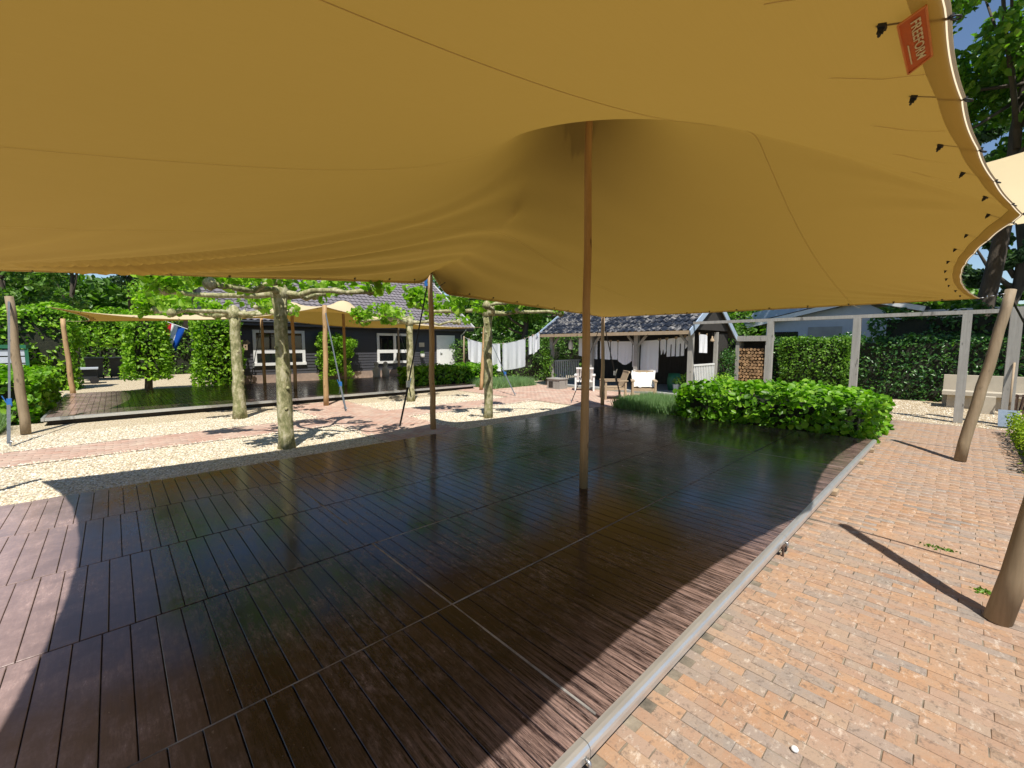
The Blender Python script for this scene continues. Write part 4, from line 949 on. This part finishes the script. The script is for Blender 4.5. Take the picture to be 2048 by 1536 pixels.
# pergola frame
pg = thing('pergola_frame', 'row of grey oak posts carrying a thin beam before the hedge', 'pergola', (13.64,2.,GZ))
for y in (0.0, 1.88, 3.80): part('post', MB().span(13.57,13.71,y-.075,y+.075,GZ,2.29), GREYWOOD, pg)
part('post', MB().span(13.85,14.03,-.80,-.62,GZ,2.42), GREYWOOD, pg)
part('beam', MB().span(13.59,13.69,-.55,6.0,2.292,2.375), GREYWOOD, pg)
sp = thing('spade', 'grey spade leaning against the thick pergola post', 'spade', (13.45,-.72,GZ)); part('blade', MB().add([(13.42,-.86,GZ+.02),(13.42,-.58,GZ+.02),(13.55,-.57,GZ+.36),(13.55,-.87,GZ+.36),(13.46,-.72,GZ+.0),(13.40,-.86,GZ+.03),(13.40,-.58,GZ+.03),(13.53,-.57,GZ+.37),(13.53,-.87,GZ+.37)],[(0,1,2,3),(8,7,6,5),(0,3,8,5),(1,6,7,2),(2,7,8,3),(0,5,6,1)]), ZINC, sp); part('handle', MB().tube([(13.54,-.72,GZ+.34),(13.83,-.74,1.25)],.018,8), PALEWOOD, sp, True)
# stone bench and fire basket
be = thing('stone_bench', 'low L-shaped sandstone garden bench in front of the hedge', 'bench', (17.1,-1.8,GZ))
part('seat', MB().span(16.75,17.4,-4.4,.35,.26,.36), STONE, be); part('backrest', MB().span(17.41,17.62,-4.4,.35,GZ,.78), STONE, be); part('plinth', MB().span(16.9,17.4,-4.3,.25,GZ,.258), STONE, be)
part('arm', MB().span(15.95,16.30,-.62,-.38,GZ,.32), STONE, be)
fb = thing('fire_basket', 'rusty iron fire basket standing before the stone bench', 'fire basket', (15.9,-.95,GZ))
for i in range(12):
    a = i*PI/6; part('bar', MB().beam((15.9+.13*math.cos(a),-.95+.13*math.sin(a),GZ+.14),(15.9+.21*math.cos(a),-.95+.21*math.sin(a),GZ+.52),.03,.012), RUST, fb)
part('rim', MB().torus((15.9,-.95,GZ+.50),.205,.012), RUST, fb, True); part('bottom', MB().lathe((15.9,-.95,GZ+.12),[(.14,0),(.14,.02)],12), RUST, fb)
for a in (0.3, 2.4, 4.5): part('leg', MB().beam((15.9+.12*math.cos(a),-.95+.12*math.sin(a),GZ),(15.9+.12*math.cos(a),-.95+.12*math.sin(a),GZ+.13),.03,.03), RUST, fb)

# ------------------------------------------------------------------ hedges and shrubs
hedge('ivy_hedge', 'tall dark glossy ivy hedge behind the pergola posts', 'hedge', 18.2, 19.3, -8, 5.3, GZ, 1.9, 23000, .10, LEAF_I, lump=.2, depth=.3)
hedge('beech_hedge', 'lighter green bushy part of the hedge behind the middle pergola post', 'hedge', 17.9, 18.6, 2.6, 4.7, GZ, 1.9, 5600, .10, LEAF_M, lump=.28, depth=.3)
hyd = thing('hydrangea_bush', 'big bright green leafy shrub at the far right corner of the dance floor', 'shrub', (10.6,2.7,GZ))
part('stems', MB().span(9.85,11.45,1.25,4.35,GZ,.42), TWIG, hyd)
P, N = box_points(9.55,11.75,.95,4.6,GZ,.74,4600,.25,.10)
P[:, 2] += .10*np.sin(P[:,1]*3.3)*np.sin(P[:,0]*2.7+1)*(P[:,2] > .3); c_ = np.array([10.65,2.78]); 
rr_ = np.abs((P[:, :2]-c_)/np.array([1.12,1.84])); k_ = (np.maximum(0, rr_-.55)**2).sum(1); P[:, 2] -= np.clip(k_, 0, .6)*.8*(P[:, 2] > .1); P[:, 2] = np.maximum(P[:, 2], GZ+.02)
ds = np.array([(pix(p) or (0,0,99))[2] for p in P]); order = np.argsort(ds+(N[:,0] > .5)*9+(N[:,1] > .5)*9)
near = order[:300]; far = order[300:]
foliage('leaves', P[far], .135, LEAF_L, hyd, nrm=N[far], aspect=.7)
lv, lf = leaf_cards(np.zeros((1,3)), .15, aspect=.7, rng=np.random.default_rng(3)); lme = np_mesh('leaf', lv, lf, LEAF_L)
for i in near:
    o = obj('leaf', lme, hyd, P[i]); o.rotation_euler = (R.uniform(-.8,.8), R.uniform(-.8,.8), R.uniform(0,6.28)); s = R.uniform(.7,1.25); o.scale = (s,s,s)
hedge('hydrangea_bush', 'bright green low shrub in front of the house door', 'shrub', 8.6, 12.6, 14.3, 16.2, GZ, .72, 5200, .13, LEAF_L, aspect=.7)
hedge('hydrangea_bush', 'bright green shrub at the left picture edge beside the rear floor', 'shrub', -5.2, -1.28, 13.9, 19.0, GZ, .95, 8000, .16, LEAF_L, aspect=.7)
hedge('box_hedge', 'low yellow-green clipped shrub at the right picture edge', 'shrub', 8.7, 12.6, -2.4, -.70, GZ, .30, 7000, .055, LEAF_Y, core=.12, depth=.1, lump=.06)
hedge('privet_hedge', 'shaded hedge closing the garden behind the veranda shed', 'hedge', 19.6, 20.8, 6.5, 24, GZ, 2.3, 8000, .17, LEAF_D, lump=.35)
hedge('yew_hedge', 'dark hedge behind the hanging white sheets', 'hedge', 15.2, 16.4, 13.6, 21.5, GZ, 1.75, 6500, .13, LEAF_D, lump=.3)
hedge('laurel_hedge', 'dark laurel growing between the ivy hedge and the outbuilding', 'hedge', 20.4, 21.6, -7, 2.2, GZ, 2.75, 7500, .17, LEAF_I, lump=.35)
def lavender(label, x0, x1, y0, y1, n):
    t = thing('lavender_bed', label, 'lavender', ((x0+x1)/2,(y0+y1)/2,GZ)); V = []; F = []
    for i in range(n):
        x, y = R.uniform(x0,x1), R.uniform(y0,y1); hh = R.uniform(.25,.42); dx, dy = R.gauss(0,.10), R.gauss(0,.10); a = R.uniform(0,6.28); w = .012; k = len(V)
        V += [(x-w*math.cos(a),y-w*math.sin(a),GZ),(x+w*math.cos(a),y+w*math.sin(a),GZ),(x+dx,y+dy,GZ+hh)]; F.append((k,k+1,k+2))
    o = obj('stems', np_mesh('stems', np.array(V), np.array(F), LAV, org=ORG[t]), t, ORG[t]); tag(o, kind='stuff')
lavender('grey-green lavender bed between the dance floor and the armchairs', 9.7, 11.6, 4.7, 6.4, 9000)
lavender('grey-green lavender below the hanging white sheets', 10.9, 13.3, 12.6, 14.2, 7000)
lavender('lavender at the left picture edge by the strap peg', -3.2, -1.7, 12.5, 13.6, 4000)
hedge('hornbeam_hedge', 'tall bright hornbeam hedge behind the slim far left pole', 'hedge', -6.5, -1.1, 23.5, 24.8, GZ, 3.05, 9000, .16, LEAF_H, lump=.25)
hedge('hornbeam_hedge', 'shaded tall hedge behind the dark bins', 'hedge', -1.3, 8, 32.5, 33.6, GZ, 3.3, 9000, .17, LEAF_M, lump=.25)
hedge('hornbeam_arch', 'overhanging hedge top spanning between the clipped columns', 'hedge', -1.6, 1.4, 28.6, 30.0, 1.55, 3.2, 5200, .17, LEAF_H, lump=.3)
def column(label, x, y, w, z1, n, trunk, mat):
    t = thing('column_tree', label, 'tree', (x,y,GZ), 'clipped hornbeam columns'); part('trunk', MB().tube([(x,y,GZ),(x+.03,y,.5),(x,y,z1-.4)],[.13,.11,.06],9,wob=.1), BARKD, t, True)
    P, N = box_points(x-w,x+w,y-w,y+w,trunk,z1,n,.4,.16); part('inner_twigs', MB().span(x-w*.5,x+w*.5,y-w*.5,y+w*.5,trunk+.25,z1-.25), TWIG, t); foliage('crown', P, .15, mat, t, nrm=N)
column('narrow clipped tree with a bare foot behind the rear floor', .9, 21.2, .62, 2.75, 2600, .35, LEAF_H)
column('dense clipped column tree at the left corner of the black house', 3.1, 21.0, .78, 2.75, 4200, .0, LEAF_H)
# bins, hand cart, flag, trailer
for x, y, lab_ in ((-.75,30.9,'left dark wheelie bin under the hedge arch'),(.15,31.1,'right dark wheelie bin under the hedge arch')):
    b_ = thing('wheelie_bin', lab_, 'bin', (x,y,GZ), 'dark wheelie bins'); mm = MB(); a0, a1 = .27, .34
    mm.add([(x-a0,y-a0,GZ+.06),(x+a0,y-a0,GZ+.06),(x+a0,y+a0,GZ+.06),(x-a0,y+a0,GZ+.06),(x-a1,y-a1,GZ+1.0),(x+a1,y-a1,GZ+1.0),(x+a1,y+a1,GZ+1.0),(x-a1,y+a1,GZ+1.0)],[(3,2,1,0),(0,1,5,4),(1,2,6,5),(2,3,7,6),(3,0,4,7),(4,5,6,7)])
    part('body', mm, DARKPLASTIC, b_); part('lid', MB().beam((x,y-.36,GZ+1.04),(x,y+.36,GZ+1.10),.74,.05), DARKPLASTIC, b_)
    for s in (-1,1): part('wheel', MB().tube([(x+s*.27,y+.3,GZ+.1),(x+s*.33,y+.3,GZ+.1)],.1,12), PLASTIC, b_)
ct = thing('hand_cart', 'grey flatbed hand cart parked before the hedge', 'cart', (-1.15,27.3,GZ)); part('bed', MB().span(-1.75,-.55,26.9,27.8,.55,.62), LIGHTGREY, ct)
for x in (-1.6,-.7):
    for y in (27.0,27.7): part('wheel', MB().tube([(x,y-.04,GZ+.16),(x,y+.04,GZ+.16)],.16,12), PLASTIC, ct)
part('chassis', MB().span(-1.7,-.6,27.05,27.65,.1,.54), DARKPLASTIC, ct)
fl = thing('flag', 'red white and blue flag hanging limp from a short staff', 'flag', (1.7,21.6,1.7))
for i, (mt, nm) in enumerate(((REDC,'red_band'),(WHITE_CLOTH,'white_band'),(BLUEC,'blue_band'))):
    G = np.zeros((10,12,3))
    for a in range(10):
        for b_ in range(12):
            u = (i+a/9)/3; v = b_/11; G[a,b_] = (1.55+.62*u*(1-.55*v), 21.6+.06*math.sin(u*11+v*2), 2.55-.25*u-.80*v*(.55+.6*u))
    obj(nm, grid_mesh(nm, G, mt, ORG[fl]), fl, ORG[fl])
part('staff', MB().tube([(1.45,21.62,2.62),(2.25,21.62,2.28)],.018,6), WHITEPAINT, fl)
tr_ = thing('trailer', 'white slatted trailer with a green rim at the left picture edge', 'trailer', (-3.9,23.0,GZ)); 
for i in range(4): part('side_board', MB().span(-5.6,-2.22,22.05,22.09,.55+i*.24,.55+i*.24+.2), LIGHTGREY, tr_)
part('bed', MB().span(-5.6,-2.22,22.1,23.4,.45,.55), DARKPLASTIC, tr_); part('rim', MB().span(-5.65,-2.17,22.0,23.42,1.52,1.64), GREENPAINT, tr_); part('corner_post', MB().span(-2.215,-2.13,22.03,22.12,.45,1.515), GREENPAINT, tr_)
for x in (-4.6,-3.4): part('wheel', MB().tube([(x,22.2,GZ+.3),(x,22.4,GZ+.3)],.3,14), PLASTIC, tr_)
part('axle_box', MB().span(-5.2,-2.9,22.3,23.2,.2,.45), DARKPLASTIC, tr_)

# neighbouring house beyond the hedge
nb = thing('neighbour_bungalow', 'grey neighbouring bungalow with white fascia beyond the ivy hedge', 'house', (27,4.2,GZ))
part('wall', MB().span(24.4,31,1.9,7.0,GZ,2.75).add([(24.4,1.9,2.75),(24.4,7.0,2.75),(24.4,3.2,3.55),(24.5,1.9,2.75),(24.5,7.0,2.75),(24.5,3.2,3.55)],[(0,2,1),(3,4,5)]), LIGHTGREY, nb)
part('fascia', MB().beam((24.0,7.8,2.62),(24.0,3.2,3.66),.05,.2).beam((24.0,3.2,3.66),(24.0,1.2,3.1),.05,.2), WHITEPAINT, nb)
part('roof', MB().add([(23.95,7.9,2.74),(31.5,7.9,2.74),(31.5,3.2,3.80),(23.95,3.2,3.80),(23.95,1.1,3.2),(31.5,1.1,3.2)],[(0,1,2,3),(3,2,5,4)]), ROOFTILE, nb)
part('upper_roof', MB().beam((25.5,8.6,2.95),(25.5,2.4,4.45),.05,.55).add([(25.5,8.6,3.2),(32,8.6,3.2),(32,2.4,4.7),(25.5,2.4,4.7)],[(0,1,2,3)]), BLUEGREY, nb)
part('door', MB().span(24.36,24.39,3.9,5.2,0,2.5), CONCRETE, nb); part('window', MB().span(24.36,24.39,5.6,6.6,1.0,2.3), GLASS, nb)
n2 = thing('white_outbuilding', 'pale outbuilding with dark openings behind the hedge at the right', 'outbuilding', (27,-3,GZ))
part('wall', MB().span(25,30,-7,1.0,GZ,2.9), WHITEPAINT, n2); part('roof', MB().span(24.5,30.5,-7.4,1.3,2.91,3.08), LIGHTGREY, n2)
for y in (-.4,-2.6,-4.8): part('window', MB().span(24.96,24.99,y-.7,y+.7,.9,2.4), GLASS, n2)

# ------------------------------------------------------------------ trees all round
big = tree('oak_tree', 'huge oak with a dark trunk beyond the hedge at the right edge', 22.5, -.3, 18, .29, (23.0,-1.2,13.0), (5.5,5.5,5.5), 70, 16000, 1.0, .30, LEAF_M, limbs=16, seed=51, bare=.42)
TREES = [('oak_tree','leafy oak behind the veranda shed',24,14,9.5,.3,(24,14,6),(3.6,3.8,3.4),LEAF_M,.24,8000),('oak_tree','round green tree behind the hanging sheets',20,20,9,.28,(20,20,5.2),(3.2,3.4,3.6),LEAF_M,.24,8000),
 ('oak_tree','dark tree rising behind the right end of the house roof',23,31,12,.32,(23,31,7),(4.2,4.2,4.6),LEAF_D,.28,8000),('oak_tree','tree between the shed roof and the neighbouring bungalow',25,9.4,8,.25,(25,9.4,4.4),(2.4,2.4,3.2),LEAF_M,.22,5200),
 ('pine_tree','tall pine with a reddish trunk far behind the left hedge',1.2,46,13,.28,(1.2,46,9.5),(3,3,3.4),NEEDLE,.26,5200),('oak_tree','dense dark tree far behind the left hedge',-5,42,11,.35,(-5,42,6),(4.6,4.6,4.6),LEAF_D,.3,9000),
 ('oak_tree','mid green tree behind the clipped hedge arch',6.5,44,10,.3,(6.5,44,5.5),(3.6,3.6,4),LEAF_M,.28,7000),('oak_tree','light green tree over the left end of the house',3.5,36,7,.22,(3.5,36,4.0),(3,2.4,2.2),LEAF_H,.24,5200),
 ('pine_tree','slim pine among the far left trees',-2.2,50,14,.25,(-2.2,50,10.5),(2.6,2.6,3),NEEDLE,.26,4200),('oak_tree','broad tree at the far left edge',-11,36,10,.3,(-11,36,5.5),(4.5,4.5,4.2),LEAF_D,.28,7000),
 ('oak_tree','tree behind the main house roof',12,37,10,.3,(12,37,6),(4,4,3.6),LEAF_D,.28,6000),('pine_tree','dark conifer behind the white outbuilding',33,-1.5,14,.35,(33,-1.5,8),(3.6,3.6,6),NEEDLE,.32,8000),
 ('oak_tree','dark tree behind the neighbouring bungalow',34,7,11,.35,(34,7,6.5),(4.4,4.4,4.6),LEAF_D,.3,8000),('oak_tree','dark tree at the far right beyond the outbuilding',31,-9,12,.35,(31,-9,7),(4.6,4.6,5),LEAF_D,.3,7000),('oak_tree','tree far behind the garden line',30,24,12,.35,(30,24,6.5),(5,5,5.2),LEAF_D,.3,8000),('oak_tree','background tree behind the shed ridge',32,16,11,.35,(32,16,6),(4.6,4.6,4.8),LEAF_D,.3,7000)]
for i, (nm, lab_, x, y, hh, r_, cc, cr_, mt, sz, nl) in enumerate(TREES):
    tree(nm, lab_, x, y, hh, r_, cc, cr_, 46 if nm == 'oak_tree' else 26, nl, .75 if nm == 'oak_tree' else .6, sz, mt, seed=60+i)
# distant wood closing the view
P = []
for i in range(85000):
    a = R.uniform(math.radians(-20), math.radians(115)); r = R.uniform(62, 75); P.append((r*math.cos(a), r*math.sin(a), R.random()**.8*(8+2.2*math.sin(a*9)+1.5*math.sin(a*23))))
V, F = leaf_cards(np.array(P), .85); tag(obj('far_wood', np_mesh('far_wood', V, F, LEAF_D)), 'dark mass of distant woodland closing the view', 'woodland', kind='stuff')
